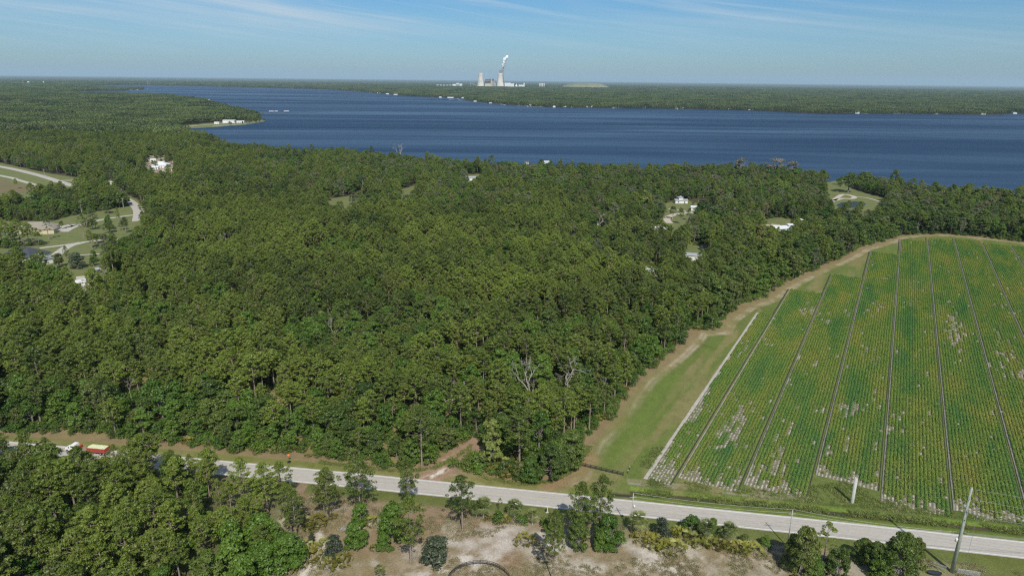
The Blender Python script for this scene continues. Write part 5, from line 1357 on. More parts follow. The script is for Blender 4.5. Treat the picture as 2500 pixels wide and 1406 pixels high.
for x in np.arange(-2.9, 3.3, .87):
    for s in (-1, 1): box.box(x - .05, x + .05, s * 1.29 - .04, s * 1.29 + .04, 1.0, 2.42)
box.build('crate_body', M['red'], o)
mb = MB(); mb.box(3.2, 3.3, -1.2, 1.2, .55, .7); mb.build('rear_bumper', M['metal'], o)
for x in (-10.2, -6.3, -5.1, 1.4, 2.5):
    for s in (-1, 1):
        mb = MB(); mb.tube([(x, s * .85, .5), (x, s * 1.17, .5)], .5, 16); w_ = mb.build('wheel', M['tyre'], o)
        mb = MB(); mb.tube([(x, s * 1.17, .5), (x, s * 1.185, .5)], .26, 12); mb.build('rim', M['metal'], w_)
# cabbages heaped in the crate
ico = []
def ball(seed):
    rng = np.random.RandomState(seed); mb = MB(); n_ = 8
    prof = [(0.01, -.17), (.12, -.12), (.17, 0), (.12, .12), (0.01, .17)]
    vs = [(r__ * math.cos(2 * math.pi * k_ / n_) * rng.uniform(.85, 1.15), r__ * math.sin(2 * math.pi * k_ / n_) * rng.uniform(.85, 1.15), z) for r__, z in prof for k_ in range(n_)]
    mb.add(vs, [(i * n_ + k_, i * n_ + (k_ + 1) % n_, (i + 1) * n_ + (k_ + 1) % n_, (i + 1) * n_ + k_) for i in range(4) for k_ in range(n_)]); return mb.mesh('cabbage', M['produce'])
cb = [ball(i) for i in range(3)]
Pc = []; rot_ = Matrix.Rotation(rz, 3, 'Z')
for x in np.arange(-2.7, 3.05, .27):
    for y in np.arange(-1.0, 1.05, .27):
        q = rot_ @ Vector((x + rng.uniform(-.06, .06), y + rng.uniform(-.06, .06), 2.25 + .28 * (1 - (y / 1.1) ** 2) * (1 - (abs(x) / 3.4) ** 4) + rng.uniform(-.05, .05))) + o.location; Pc.append(tuple(q))
scatter('cabbages', Pc, rng.uniform(0, 6.28, len(Pc)), rng.uniform(.9, 1.25, len(Pc)), rng.randint(0, 3, len(Pc)), cb, 'pale green cabbages heaped in the red crate body of the truck')
o2 = MB(); o2.box(-2.8, 3.1, -1.15, 1.15, 1.2, 2.2); q = o2.build('cabbage_heap', M['produce']); q.location = o.location; q.rotation_euler = (0, 0, rz); tag(q, 'lower layers of the cabbage load inside the red crate', kind='stuff')

# ------------------------------------------------------------------ far-left roads, drives, lawns and clearings
def line_px(name, pts, w, z, mt, k=6):
    return struct(ribbon(name, smooth_line([at(*p) for p in pts], k), w, z, mt))
polysheet('open_ground', CL['road_strip'], 0.02, M['lawn']); polysheet('open_ground', CL['bend'], 0.006, M['lawn']); polysheet('open_ground', CL['loop'], -0.01, M['lawn'])
for c_ in ('lawn_a', 'lawn_b', 'meadow', 'r4', 'r1', 'point', 'small1', 'small2', 'white_house', 'r2', 'r2b', 'r1b'): polysheet('lawn', CL[c_], 0.021, M['lawn'])
polysheet('open_ground', CL['farfield'], 0.3, M['lawn'])
polysheet('sandy_yard', CL['compound'], 0.022, mat('pale_yard', (0.44, 0.36, 0.28), .95, (.05, (.30, .24, .17), 8))); polysheet('sandy_yard', CL['shed'], 0.02, M['sand_sheet']); polysheet('sandy_yard', CL['r5'], 0.02, M['sand_sheet'])
polysheet('marsh', poly([(-160, 440), (0, 440), (60, 452), (90, 458), (60, 472), (0, 476), (-160, 468)]), 0.026, M['marsh'])
line_px('road', [(-300, 372), (-120, 391), (0, 407), (90, 427), (172, 452), (225, 464), (268, 473), (300, 483), (325, 498), (338, 515), (336, 540)], 8.5, 0.04, M['asphalt'])
line_px('path', [(-200, 396), (0, 429), (45, 440), (98, 455)], 5.5, 0.034, M['drive'])
line_px('driveway', [(120, 446), (150, 441), (178, 441)], 4, 0.035, M['drive']); line_px('driveway', [(178, 440), (195, 435), (210, 437)], 4, 0.036, M['white_roof'])
line_px('driveway', [(325, 525), (262, 534), (230, 541), (185, 553), (160, 566)], 4.0, 0.033, M['drive'])
line_px('driveway', [(140, 566), (170, 552), (182, 553)], 13, 0.030, M['drive'])
line_px('driveway', [(330, 582), (260, 585), (215, 590), (160, 598), (97, 606)], 4.0, 0.033, M['drive'])
line_px('driveway', [(200, 592), (170, 600), (150, 612), (138, 622)], [4.5 + 1.3 * i for i in range(19)] if False else 6.5, 0.037, M['drive'])
line_px('driveway', [(195, 623), (220, 621), (243, 620)], 2.2, 0.034, M['drive'])
line_px('driveway', [(1635, 545), (1628, 535), (1640, 526), (1668, 521), (1700, 518), (1748, 517)], 6, 0.04, M['sand_sheet']); line_px('driveway', [(1632, 510), (1655, 513), (1690, 519)], 3.0, 0.036, M['sand_sheet'])
line_px('driveway', [(2032, 492), (2045, 482), (2060, 475), (2085, 480), (2080, 485), (2055, 485), (2036, 490)], 5, 0.04, M['sand_sheet'])
line_px('driveway', [(2085, 480), (2120, 484), (2150, 493)], 2.5, 0.036, M['sand_sheet'])
line_px('driveway', [(1860, 548), (1885, 552), (1895, 548)], 7, 0.036, M['sand_sheet'])
polysheet('pond_water', poly([(2040, 502), (2052, 495), (2080, 492), (2108, 493), (2114, 499), (2105, 507), (2055, 509)]), 0.045, water_mat('pond_water', False))
line_px('sandy_shore', [(432, 314), (470, 308), (520, 304), (560, 300)], 8, 0.15, M['sand_sheet'])

# ------------------------------------------------------------------ houses
def mpp(px, py, z=0):      # metres per photograph pixel there
    a_, b_ = at(px, py, z), at(px + 1, py, z); return (b_ - a_).length
def gable(mb, w, d, h, rh, ov=.5, hip=False):
    x0, x1, y0, y1 = -w / 2 - ov, w / 2 + ov, -d / 2 - ov, d / 2 + ov; ins = (y1 - y0) / 2 if hip else 0
    t_ = .18
    lo = [(x0, y0, h), (x1, y0, h), (x1, y1, h), (x0, y1, h), (x0, y0, h + t_), (x1, y0, h + t_), (x1, y1, h + t_), (x0, y1, h + t_), (x0 + ins * .95, 0, h + rh), (x1 - ins * .95, 0, h + rh)]
    mb.add(lo, [(0, 3, 2, 1), (0, 1, 5, 4), (1, 2, 6, 5), (2, 3, 7, 6), (3, 0, 4, 7), (4, 5, 9, 8), (6, 7, 8, 9), (5, 6, 9), (7, 4, 8)])
def house(px, py, wpx, dm, h, rh, rz, roof, wall, label, hip=False, name='house', cat='house', detail=True, wm=None, base_z=0.0, group=None):
    z = h + rh * .5 + base_z; p = at(px, py, z); w = wm if wm else wpx * mpp(px, py, z)
    o = empty(name, (p.x, p.y, base_z), R(rz), label, cat, group)
    mb = MB(); mb.box(-w / 2, w / 2, -dm / 2, dm / 2, -.3, h); wl = mb.build('wall', M[wall], o)
    mb = MB(); gable(mb, w, dm, h, rh, hip=hip); rf = mb.build('roof', M[roof], o)
    if detail:
        nw = max(2, int(w / 4.5))
        for i in range(nw):
            x = -w / 2 + w * (i + .5) / nw
            if i == nw // 2:
                mb = MB(); mb.box(x - .5, x + .5, -dm / 2 - .05, -dm / 2 - .004, 0, 2.1); mb.build('door', M['brown_roof'], o)
            else:
                mb = MB(); mb.box(x - .6, x + .6, -dm / 2 - .05, -dm / 2 - .004, .9, 2.0); mb.build('window', M['glass'], o)
        mb = MB(); mb.box(w / 2 + .004, w / 2 + .05, -.7, .7, .9, 2.0); mb.build('window', M['glass'], o)
    return o
o = house(88, 548, 84, 17, 3.2, 4.2, 14, 'tan_roof', 'cream', 'large tan-roofed house with cream walls beside the driveway', True)
mb = MB(); gable(mb, 10, 9, 3.2, 2.6, hip=True); q = mb.build('roof', M['tan_roof'], o); q.location = (11, -8, .01); mb = MB(); mb.box(-4.8, 4.8, -4.3, 4.3, 0, 3.2); q = mb.build('wall', M['cream'], o); q.location = (11, -8.2, 0)
house(12, 550, 34, 11, 3.0, 3.0, 10, 'tan_roof', 'cream', 'smaller tan-roofed building at the left edge behind the pool cage', True)
p = at(22, 563, 2.5); o = empty('pool_cage', (p.x, p.y, 0), R(12), 'dark screened pool cage left of the tan-roofed house', 'pool cage')
mb = MB()
for i in range(9):
    x = -7 + 14 * i / 8
    for (a_, b_) in (((x, -5, 0), (x, -5, 2.8)), ((x, 5, 0), (x, 5, 2.8)), ((x, -5, 2.8), (x, 0, 3.6)), ((x, 0, 3.6), (x, 5, 2.8))): mb.tube([a_, b_], .08, 4)
for y in np.linspace(-5, 5, 7): mb.tube([(-7, y, 3.6 - abs(y) * .16), (7, y, 3.6 - abs(y) * .16)], .07, 4)
mb.build('cage_frame', M['dark_metal'], o)
mb = MB(); mb.box(-6.5, 6.5, -4.5, 4.5, 0, .15); mb.build('deck', M['grey_roof'], o); mb = MB(); mb.box(-4, 4, -2.2, 2.2, .154, .2); mb.build('pool_water', M['blue'], o)
o = house(58, 612, 88, 17, 3.4, 5.2, -8, 'dark_roof', 'white_paint', 'large charcoal-roofed house with white walls behind the near left trees', True)
house(100, 626, 36, 10, 3.0, 3.0, -28, 'grey_roof', 'white_paint', 'pale-roofed wing right of the charcoal roof', False)
house(200, 684, 26, 5, 2.6, 1.2, 38, 'white_roof', 'white_paint', 'narrow pale shed lost in the wood at the left', False, 'shed', 'shed')
house(236, 655, 9, 3.5, 2.4, 1.0, 60, 'grey_roof', 'grey_roof', 'tiny grey shed between the trees above the pale shed', False, 'shed', 'shed')
house(393, 398, 36, 16, 3.5, 4.2, 8, 'white_roof', 'white_paint', 'white metal-roofed house in the middle of the tan yard', True)
house(389, 421, 24, 11, 3, 2.4, -6, 'brown_roof', 'cream', 'brown-roofed house below the white metal-roofed one', True)
house(403, 427, 13, 6, 2.5, .5, 0, 'white_roof', 'white_paint', 'small flat white outbuilding beside the brown roof', False, 'outbuilding', 'shed')
house(404, 416, 11, 5, 2.4, .5, 10, 'white_roof', 'white_paint', 'low white outbuilding at the yard between the two larger roofs', False, 'outbuilding', 'shed')
house(379, 407, 16, 7, 2.6, 1.2, 12, 'white_roof', 'white_paint', 'long low white building left of the white metal roof', False, 'outbuilding', 'shed')
house(418, 410, 14, 8, 2.8, 1.2, -10, 'tan_roof', 'cream', 'tan-roofed outbuilding at the right of the yard', False, 'outbuilding', 'shed')
house(374, 389, 12, 7, 2.8, 1.4, 20, 'white_roof', 'white_paint', 'white cottage at the top left corner of the tan yard', False)
house(323, 414, 20, 10, 3, 2.4, 12, 'white_roof', 'white_paint', 'pale hip-roofed house alone left of the tan yard', True)
house(268, 443, 20, 9, 2.8, 1.2, 25, 'white_roof', 'white_paint', 'white-roofed building in the trees by the far road bend', False)
house(186, 247, 16, 12, 5, 4, 10, 'white_roof', 'white_paint', 'white house alone in the distant woods on the left', True)
house(1153, 432, 36, 9, 3, 1.6, 10, 'grey_roof', 'white_paint', 'long white-roofed house behind the big wood near the lake', False)
house(1607, 555, 40, 9, 3, 1.2, -4, 'white_roof', 'white_paint', 'long flat white roof in the wood below the sandy drive', False)
house(1662, 487, 30, 7, 3, 1.0, 4, 'grey_roof', 'white_paint', 'white house with light grey roof above the yellow lawn', False)
house(1661, 480, 10, 6, 5.5, 1.5, 4, 'grey_roof', 'white_paint', 'small grey-roofed upper storey tower behind the white house', True)
house(1698, 504, 20, 7, 3, 1.2, -12, 'white_roof', 'white_paint', 'white cottage beside the palms at the sandy drive', False)
house(1790, 494, 14, 8, 5, 2, -30, 'white_roof', 'white_paint', 'tall narrow white house deep in the right-hand trees', False)
o = house(1900, 553, 46, 12, 3.2, 1.6, 10, 'white_roof', 'white_paint', 'long house with pale curved-looking roof among the oaks', False)
house(1929, 547, 12, 6, 5.4, .8, 0, 'white_roof', 'white_paint', 'small white two-storey block right of the long pale roof', False)
house(1751, 561, 17, 6, 3.2, 1.2, -6, 'grey_roof', 'white_paint', 'little grey-roofed white cottage in the middle of the oaks', True)
house(1697, 620, 42, 8, 3.2, .9, -14, 'grey_roof', 'white_paint', 'white house with flat light grey roof beside the small lawn', False)
house(1718, 600, 14, 5, 2.6, 1, 10, 'dark_roof', 'grey_roof', 'dark shed above the small lawn', False, 'shed', 'shed')
house(1590, 657, 30, 5, 2.6, .8, -20, 'white_roof', 'white_paint', 'narrow white roof glimpsed through the pines', False, 'shed', 'shed')
house(1960, 592, 20, 6, 2.8, .8, 15, 'white_roof', 'white_paint', 'pale roof half hidden by oaks near the field lane', False, 'shed', 'shed')
house(1960, 535, 12, 5, 2.8, .8, 0, 'white_roof', 'white_paint', 'small white roof right of the two-storey block', False, 'shed', 'shed')
p = at(1492, 625, 2); o = empty('tarp_shelter', (p.x, p.y, 0), R(15), 'blue tarp shelter glimpsed among the pines', 'shelter')
mb = MB(); gable(mb, 6, 4, 2.2, 1.1); mb.build('tarp', M['blue'], o)
for x in (-2.8, 2.8):
    for y in (-1.9, 1.9): mb = MB(); mb.tube([(x, y, 0), (x, y, 2.2)], .06, 6); mb.build('pole', M['metal'], o)
house(1330, 394, 24, 7, 2.6, 1.2, 4, 'white_roof', 'white_paint', 'white-roofed boathouse on the near lake shore', False, base_z=.2, name='boathouse', cat='boathouse')
house(1286, 395, 9, 5, 2.4, 1.2, 0, 'brown_roof', 'white_paint', 'small red-brown boathouse on the near lake shore', False, base_z=.2, name='boathouse', cat='boathouse')
# the mansion on the point
o = house(560, 293.5, 30, 16, 7, 1.2, 6, 'white_roof', 'white_paint', 'large white mansion on the point by the water', False, name='mansion', cat='mansion')
house(586, 295, 22, 10, 5, .8, 4, 'white_roof', 'white_paint', 'low white wing right of the mansion on the point', False)
house(530, 298, 12, 8, 5, .8, 0, 'white_roof', 'white_paint', 'small white house left of the mansion on the point', False)
pts = [at(520, 309), at(600, 303), at(643, 295.5)]
mb = MB()
for a_, b_ in zip(pts[:-1], pts[1:]):
    d_ = (b_ - a_).normalized(); n_ = Vector((-d_.y, d_.x, 0)) * .8
    mb.add([tuple(v) for v in (a_ - n_, b_ - n_, b_ + n_, a_ + n_)] + [(v.x, v.y, 1.1) for v in (a_ - n_, b_ - n_, b_ + n_, a_ + n_)], [(4, 5, 6, 7), (0, 1, 5, 4), (1, 2, 6, 5), (2, 3, 7, 6), (3, 0, 4, 7)])
o = mb.build('sea_wall', M['concrete']); tag(o, 'long pale sea wall along the lawn of the point', 'wall')
# palms of the point
for i, (px, py) in enumerate(((470, 300), (486, 299), (500, 298), (512, 297), (540, 299), (606, 297), (616, 296), (624, 295), (632, 295), (638, 295))):
    b_ = at(px, py); pm = PALMS[i % 3]; o = empty('palm_tree', (b_.x, b_.y, 0), i, 'slim palm in the row along the shore of the point', 'palm tree', 'palms in the row on the point'); s = 11 / PH[i % 3]; o.scale = (s * .9, s * .9, s)
    link('trunk', pm[2], o); link('fronds', pm[0], o)
# docks
def dock(a, b, w, roofs, label, group=None):
    a = Vector((a.x, a.y, 0)); b = Vector((b.x, b.y, 0)); L_ = (b - a).length; rz_ = math.atan2(b.y - a.y, b.x - a.x)
    o = empty('dock', a, rz_, label, 'dock', group)
    mb = MB(); mb.box(0, L_, -w / 2, w / 2, 1.2, 1.4); mb.build('deck', M['wood_pole'], o)
    mb = MB()
    for x in np.arange(0, L_, 6): 
        for y in (-w / 2 + .2, w / 2 - .2): mb.tube([(x, y, -.8), (x, y, 1.2)], .15, 5)
    mb.build('pilings', M['wood_pole'], o)
    for (t_, rw, rd_) in roofs:
        mb = MB()
        for x in (-rw / 2 + .3, rw / 2 - .3):
            for y in (-rd_ / 2 + .3, rd_ / 2 - .3): mb.tube([(t_ * L_ + x, y, -.8), (t_ * L_ + x, y, 4.5)], .2, 5)
        mb.build('posts', M['wood_pole'], o)
        mb = MB(); gable(mb, rw, rd_, 4.5, 1.6); q = mb.build('boat_shelter_roof', M['white_roof' if group is None else 'grey_roof'], o); q.location = (t_ * L_, 0, 0)
    return o
dock(at(622, 276), at(706, 275.5), 3, ((.48, 14, 9), (.62, 9, 8), (.92, 16, 11)), 'longest dock reaching out from the point, with three roofed shelters')
dock(at(418, 322), at(440, 319), 2.5, ((.8, 9, 7),), 'short dock with one roofed shelter in the near cove')
dock(at(478, 243), at(488, 242.5), 3, ((.7, 14, 9),), 'shelter dock at the top left of the wooded shore')
dock(at(496, 247), at(512, 246), 3, ((.4, 18, 11), (.95, 12, 8)), 'double shelter dock off the wooded left shore')
dock(at(512, 253), at(524, 252.5), 3, ((.8, 12, 8),), 'small shelter dock nearest the tip of the wooded shore')
for i, (xa, ya, xb, yb) in enumerate(((1135, 245.5, 1114, 244), (1128, 248, 1120, 247.5), (1112, 243, 1096, 246), (1200, 254, 1196, 252.5), (1232, 257.5, 1222, 258), (1236, 258.5, 1230, 259), (340, 219.5, 366, 219), (2290, 279.5, 2284, 281), (2405, 280.5, 2396, 281.5), (1290, 261, 1287, 262.5), (1500, 265, 1496, 266.5), (1655, 267, 1652, 268.5))):
    dock(at(xa, ya), at(xb, yb), 4, ((.8, 16 if i < 3 else 10, 9),), 'small roofed dock on the water off the far shore', 'docks off the far shore')
# far-shore houses
fs_ = [(852, 219.5, 10), (868, 221, 6), (905, 224.5, 8), (925, 226.5, 8), (946, 229, 7), (966, 230.5, 9), (1075, 237, 6), (1100, 238, 14), (1130, 238.5, 5), (1160, 246, 7), (1198, 250.5, 6), (1270, 253, 9), (1282, 255.5, 5), (1320, 257, 8), (1353, 259.5, 6),
       (1379, 258.5, 6), (1398, 259.5, 5), (1434, 259, 7), (1444, 259, 5), (1505, 260, 10), (1500, 257, 8), (1555, 258.5, 13), (1573, 260, 8), (1620, 260, 9), (1651, 262, 7), (1664, 262, 9), (1699, 261, 8), (1763, 262.5, 6), (1778, 264.5, 7), (1831, 266, 9),
       (2072, 272.5, 14), (2093, 274.5, 8), (2137, 271.5, 9), (2155, 272, 8), (2192, 272, 13), (2210, 274.5, 8), (2401, 277, 7), (2477, 275, 8), (300, 217, 8), (318, 218, 10), (335, 218.5, 6), (1778, 245, 4)]
rr_ = random.Random(4)
for i, (px, py, w) in enumerate(fs_):
    rf = rr_.choice(['white_roof', 'grey_roof', 'white_roof', 'tan_roof', 'brown_roof'])
    desc = {'white_roof': 'small white-roofed house', 'grey_roof': 'small grey-roofed house', 'tan_roof': 'small tan-roofed house', 'brown_roof': 'small red-brown-roofed house'}[rf]
    where = 'on the inner left bay' if px < 400 else 'on the far shore left of the plant' if px < 1140 else 'on the far shore below the plant' if px < 1500 else 'on the middle of the far shore' if px < 1900 else 'on the far shore at the right'
    if px == 1778 and py == 245: where = 'alone inland behind the far shore'
    house(px, py, w, 9, 4, 2.6, rr_.uniform(-25, 25), rf, 'white_paint', desc + ' ' + where, rr_.random() < .5, detail=False, group=desc + 's ' + where)
p = at(1295, 256, 6); o = empty('boathouse', (p.x, p.y, 0), 0, 'tall pointed white boathouse on the far shore below the plant', 'boathouse'); mb = MB(); mb.box(-4, 4, -4, 4, -.3, 4); mb.build('wall', M['white_paint'], o); mb = MB(); mb.lathe([(6, 4), (.1, 12)], 4); mb.build('roof', M['white_roof'], o)
a_, b_ = at(2180, 277.5), at(2228, 278)
struct(ribbon('white_beach', [a_[:2], b_[:2]], 22, 0.3, M['white_roof'])); struct(ribbon('sandy_shore', [at(2055, 276)[:2], at(2120, 278)[:2]], 16, 0.28, M['sand_sheet'])); struct(ribbon('sandy_shore', [at(1260, 259)[:2], at(1330, 262.5)[:2]], 10, 0.28, M['sand_sheet']))
# small trees in the clearings
for i, (b, t_, kk, lb, w_) in enumerate((((120, 586), 530, 'pine_thin', 'tall thin pine in front of the tan-roofed house', 1.0), ((206, 583), 520, 'pine_thin', 'tall thin pine left of the three by the lawn', 1.0), ((218, 586), 515, 'pine_thin', 'middle thin pine of the three by the lawn', 1.0),
                                   ((234, 558), 512, 'pine_thin', 'right thin pine of the three by the lawn', 1.0), ((226, 612), 565, 'pine_thin', 'thin pine on the loop lawn', .9), ((291, 548), 505, 'pine_open', 'dark tall pine beside the far road bend', .6),
                                   ((268, 562), 523, 'hard', 'round green tree on the lawn below the far road bend', .9), ((190, 655), 615, 'cedar', 'dark pointed cedar in front of the loop driveway', 1.5), ((165, 640), 598, 'pine_open', 'ragged pine over the fork of the driveway', .8),
                                   ((230, 640), 610, 'hard', 'leafy tree at the front of the loop lawn', 1.1), ((1166, 449), 430, 'oak', 'dark oak hiding the right end of the long white-roofed house', 1.2), ((1141, 448), 431, 'oak', 'dark oak hiding the left end of the long white-roofed house', 1.0), ((2062, 520), 492, 'oak', 'dark oak in front of the pond, left one', .9), ((2098, 522), 490, 'oak', 'dark oak in front of the pond, right one', .9), ((1322, 408), 388, 'oak', 'leafy oak half hiding the white boathouse', 1.0), ((1345, 410), 390, 'hard', 'green tree right of the white boathouse', 1.0), ((2182, 455), 413, 'oak', 'dark oak standing alone on the shore right of the meadow', .8), ((2070, 470), 420, 'oak', 'left dark oak between the meadow and the lake', 1.2),
                                   ((2110, 458), 418, 'oak', 'broad dark oak on the shore behind the meadow', 1.3), ((395, 405), 388, 'oak', 'small dark tree left of the white metal roof', .7))):
    plant(kk, i, b, t_, 'pine_tree' if 'pine' in kk else ('cedar_tree' if kk == 'cedar' else 'oak_tree' if kk == 'oak' else 'leafy_tree'), lb, 'pine tree' if 'pine' in kk else ('cedar' if kk == 'cedar' else 'tree'), w_)
for (px, py, t_) in ((302, 507, 483), (292, 506, 470), (110, 434, 413)):
    b = at(px, py); H = height(b, t_); o = empty('utility_pole', (b.x, b.y, 0), 0, {302: 'thin utility pole right of the taller one at the far road bend', 292: 'taller utility pole at the far road bend', 110: 'utility pole beside the far-left road'}[px], 'utility pole')
    mb = MB(); mb.tube([(0, 0, 0), (0, 0, H)], [.2, .14], 6); mb.build('pole', M['wood_pole'], o); mb = MB(); mb.box(-1.1, 1.1, -.07, .07, H - 1, H - .8); mb.build('crossarm', M['wood_pole'], o)

rc = random.Random(12); HS = [o for o in bpy.data.objects if o.parent is None and o.get('category') in ('house', 'shed', 'mansion', 'pool cage')]
lanes = [o for o in bpy.data.objects if o.name.split('.')[0] in ('driveway', 'path') or (o.name.split('.')[0] == 'road' and o.name != 'road')]
lp = np.array([(v.co.x, v.co.y) for o in lanes for v in o.data.vertices])
for cn, dens, words in (('bend', .26, 'on the lawn below the far road bend'), ('loop', .30, 'on the lawn by the looping driveway'), ('r1', .3, 'by the sandy drive in the right-hand wood'), ('r2', .4, 'beside the long pale-roofed house'), ('compound', .5, 'in the tan yard'), ('meadow', .08, 'on the meadow by the pond'), ('road_strip', .03, 'along the far-left road'), ('point', .4, 'on the lawn of the point'), ('r4', .3, 'by the small lawn'), ('lawn_a', .15, 'on the small lawn in the wood')):
    c = CL[cn]; x0, y0 = c.min(0); x1, y1 = c.max(0)
    for X in np.arange(max(x0, -700), x1, 11):
        for Yq in np.arange(y0, y1, 11):
            q = np.array([[X + rc.uniform(-4, 4), Yq + rc.uniform(-4, 4)]])
            if rc.random() > dens or dist_poly(q, c)[0] < 1: continue
            if np.hypot(*(lp - q[0]).T).min() < 6.5: continue
            if any(math.hypot(h.location.x - q[0, 0], h.location.y - q[0, 1]) < 15 for h in HS): continue
            kk = rc.choice(['oak', 'hard', 'pine', 'oak', 'moss']); k = rc.choice(K[kk]); s = rc.uniform(.55, .95)
            nm_, lb, ct_, _ = NAMES[{'oak': 1, 'hard': 2, 'pine': 0, 'moss': 3}[kk]]
            o = empty(nm_, (q[0, 0], q[0, 1], -.05), rc.uniform(0, 6), lb + ' ' + words, ct_, nm_.replace('_', ' ') + 's ' + words); o.scale = (s * 1.1, s * 1.1, s)
            link('trunk', k.trunk, o); link('crown', k.crown, o)

# ------------------------------------------------------------------ power plant
PB = at(1190, 212.5, 12); PD = PB.y
def far_x(px, Y, z=12):
    # x at depth Y shown at column px
    lo, hi = -20000, 20000
    for _ in range(50):
        mid = (lo + hi) / 2
        if proj((mid, Y, z))[0] < px: lo = mid
        else: hi = mid
    return lo
def far_z(py, x, Y):
    lo, hi = -50, 900
    for _ in range(50):
        mid = (lo + hi) / 2
        if proj((x, Y, mid))[1] > py: lo = mid
        else: hi = mid
    return lo
MP = (far_x(1191, PD) - far_x(1190, PD))
def tower(px, wb, wt, topy, label):
    x = far_x(px, PD); H = far_z(topy, x, PD); rb = wb / 2 * MP; rt_ = wt / 2 * MP
    o = empty('cooling_tower', (x, PD, 0), 0, label, 'cooling tower')
    prof = []
    for i in range(25):
        t = i / 24; z = H * t; u = (t - .80) / .80
        r__ = rt_ * .97 * math.sqrt(1 + ((rb / (rt_ * .97)) ** 2 - 1) * u * u) 
        prof.append((r__, z))
    prof2 = [(r__ - 2.5, z) for r__, z in prof[::-1]]
    prof = [(a, z) for a, z in prof if z > H * .05] + prof2[:-2]
    mb = MB(); mb.lathe(prof, 48, close=True); mb.build('shell', M['tower'], o, True)
    mb = MB(); n_ = 24
    for k_ in range(n_):
        a0 = 2 * math.pi * k_ / n_; a1 = a0 + math.pi / n_
        mb.tube([(rb * math.cos(a0), rb * math.sin(a0), 0), (rb * .985 * math.cos(a1), rb * .985 * math.sin(a1), H * .065)], 1.2, 5)
    mb.build('column_ring', M['concrete'], o)
    return o, x, H, rb, rt_
t1, x1_, H1_, rb1, rt1 = tower(1173.6, 19.6, 12.0, 179.2, 'left cooling tower, standing clear of the stack')
t2, x2_, H2_, rb2, rt2 = tower(1221.2, 21.0, 12.4, 179.4, 'right cooling tower, with steam rising from its top')
xs_ = far_x(1228.2, PD + 160); Hs = far_z(164.5, xs_, PD + 160); o = empty('smoke_stack', (xs_, PD + 160, 0), 0, 'tall dark chimney right behind the right cooling tower', 'chimney')
mb = MB(); mb.lathe([(9, 0), (6.5, Hs * .95), (4.8, Hs * .95)], 20); mb.build('shaft', mat('brown_stack', (.25, .20, .17), .8), o, True); mb = MB(); mb.lathe([(7.4, Hs * .95), (7.4, Hs), (5.0, Hs), (5.0, Hs * .96)], 20); mb.build('cap', M['dark_steel'], o, True)
# boiler house
o = empty('boiler_house', (far_x(1198, PD), PD + 30, 0), 0, 'rusty steel boiler house with dark roofs between the two cooling towers', 'boiler house')
X0 = far_x(1198, PD)
def fb(xa, xb, ya, yb, y0, y1, name, mt, par=o):
    x0 = far_x(xa, PD) - X0; x1 = far_x(xb, PD) - X0; z0 = max(0, far_z(yb, x0 + X0, PD)); z1 = far_z(ya, x0 + X0, PD)
    mb = MB(); mb.box(x0, x1, y0, y1, z0, z1); return mb.build(name, M[mt], par)
fb(1184.5, 1199.5, 196, 216, 0, 60, 'boiler_block', 'steel_mess'); fb(1199.8, 1209.6, 197, 216, 5, 60, 'boiler_block', 'steel_mess')
for (xa, xb, ya, yb) in ((1184.3, 1192, 193.8, 195.9), (1192.3, 1199.3, 193.4, 195.7), (1199.9, 1205.3, 193.0, 196.8)): fb(xa, xb, ya, yb, 10, 55, 'dark_roof', 'dark_steel')
fb(1199.7, 1200.6, 194, 214, -9, 2, 'stair_tower', 'white_paint'); fb(1184, 1198.6, 204.6, 216, -40, -2, 'turbine_hall', 'cream'); fb(1197, 1199.3, 201, 203.6, -8, -2, 'white_hopper', 'white_paint')
for i in range(9):
    xx = 1185 + i * 2.7; fb(xx, xx + .8, 196.8 + (i % 3) * .8, 212, -6, -1, 'steel_column', ('dark_steel', 'far_brown', 'concrete')[i % 3])
for z_ in (198.6, 201.2, 203.4): fb(1184.8, 1199, z_, z_ + .7, -12, -7, 'walkway', 'dark_steel')
for (xa, xb, ya) in ((1201.5, 1203, 199), (1204, 1205.3, 201), (1206.3, 1207.6, 198.5), (1208, 1210, 203)): fb(xa, xb, ya, 214, -10, 2, 'duct', 'concrete')
def fblock(xa, xb, ya, yb, dep, mt, name, label, cat, roofm='white_roof', group=None, dy=0):
    Y = PD + dy; x0 = far_x(xa, Y); x1 = far_x(xb, Y); z1 = far_z(ya, x0, Y); w = x1 - x0
    o = empty(name, ((x0 + x1) / 2, Y, 0), 0, label, cat, group); mb = MB(); mb.box(-w / 2, w / 2, -dep / 2, dep / 2, 0, z1 * .86); mb.build('wall', M[mt], o)
    mb = MB(); gable(mb, w, dep, z1 * .86, z1 * .14, 1); mb.build('roof', M[roofm], o); return o
fblock(1232, 1246.5, 202.8, 209, 50, 'white_paint', 'storage_hall', 'biggest white hall right of the right cooling tower', 'hall'); fblock(1244, 1255, 204.8, 209, 40, 'white_paint', 'storage_hall', 'lower white hall next to the biggest one', 'hall', dy=-80)
fblock(1266, 1278, 207.6, 209.5, 25, 'white_paint', 'long_shed', 'long low white shed right of the white dome', 'shed'); fblock(1278.2, 1280.6, 203.6, 209.5, 15, 'white_paint', 'white_tower', 'narrow white tower at the right end of the long shed', 'tower')
x = far_x(1260.5, PD); o = empty('storage_dome', (x, PD, 0), 0, 'white cone-roofed dome between the halls and the long shed', 'dome'); h_ = far_z(204.8, x, PD); mb = MB(); mb.lathe([(3.6 * MP, 0), (3.4 * MP, h_ * .45), (1.0 * MP, h_ * .8), (.2, h_)], 20); mb.build('shell', M['white_roof'], o, True)
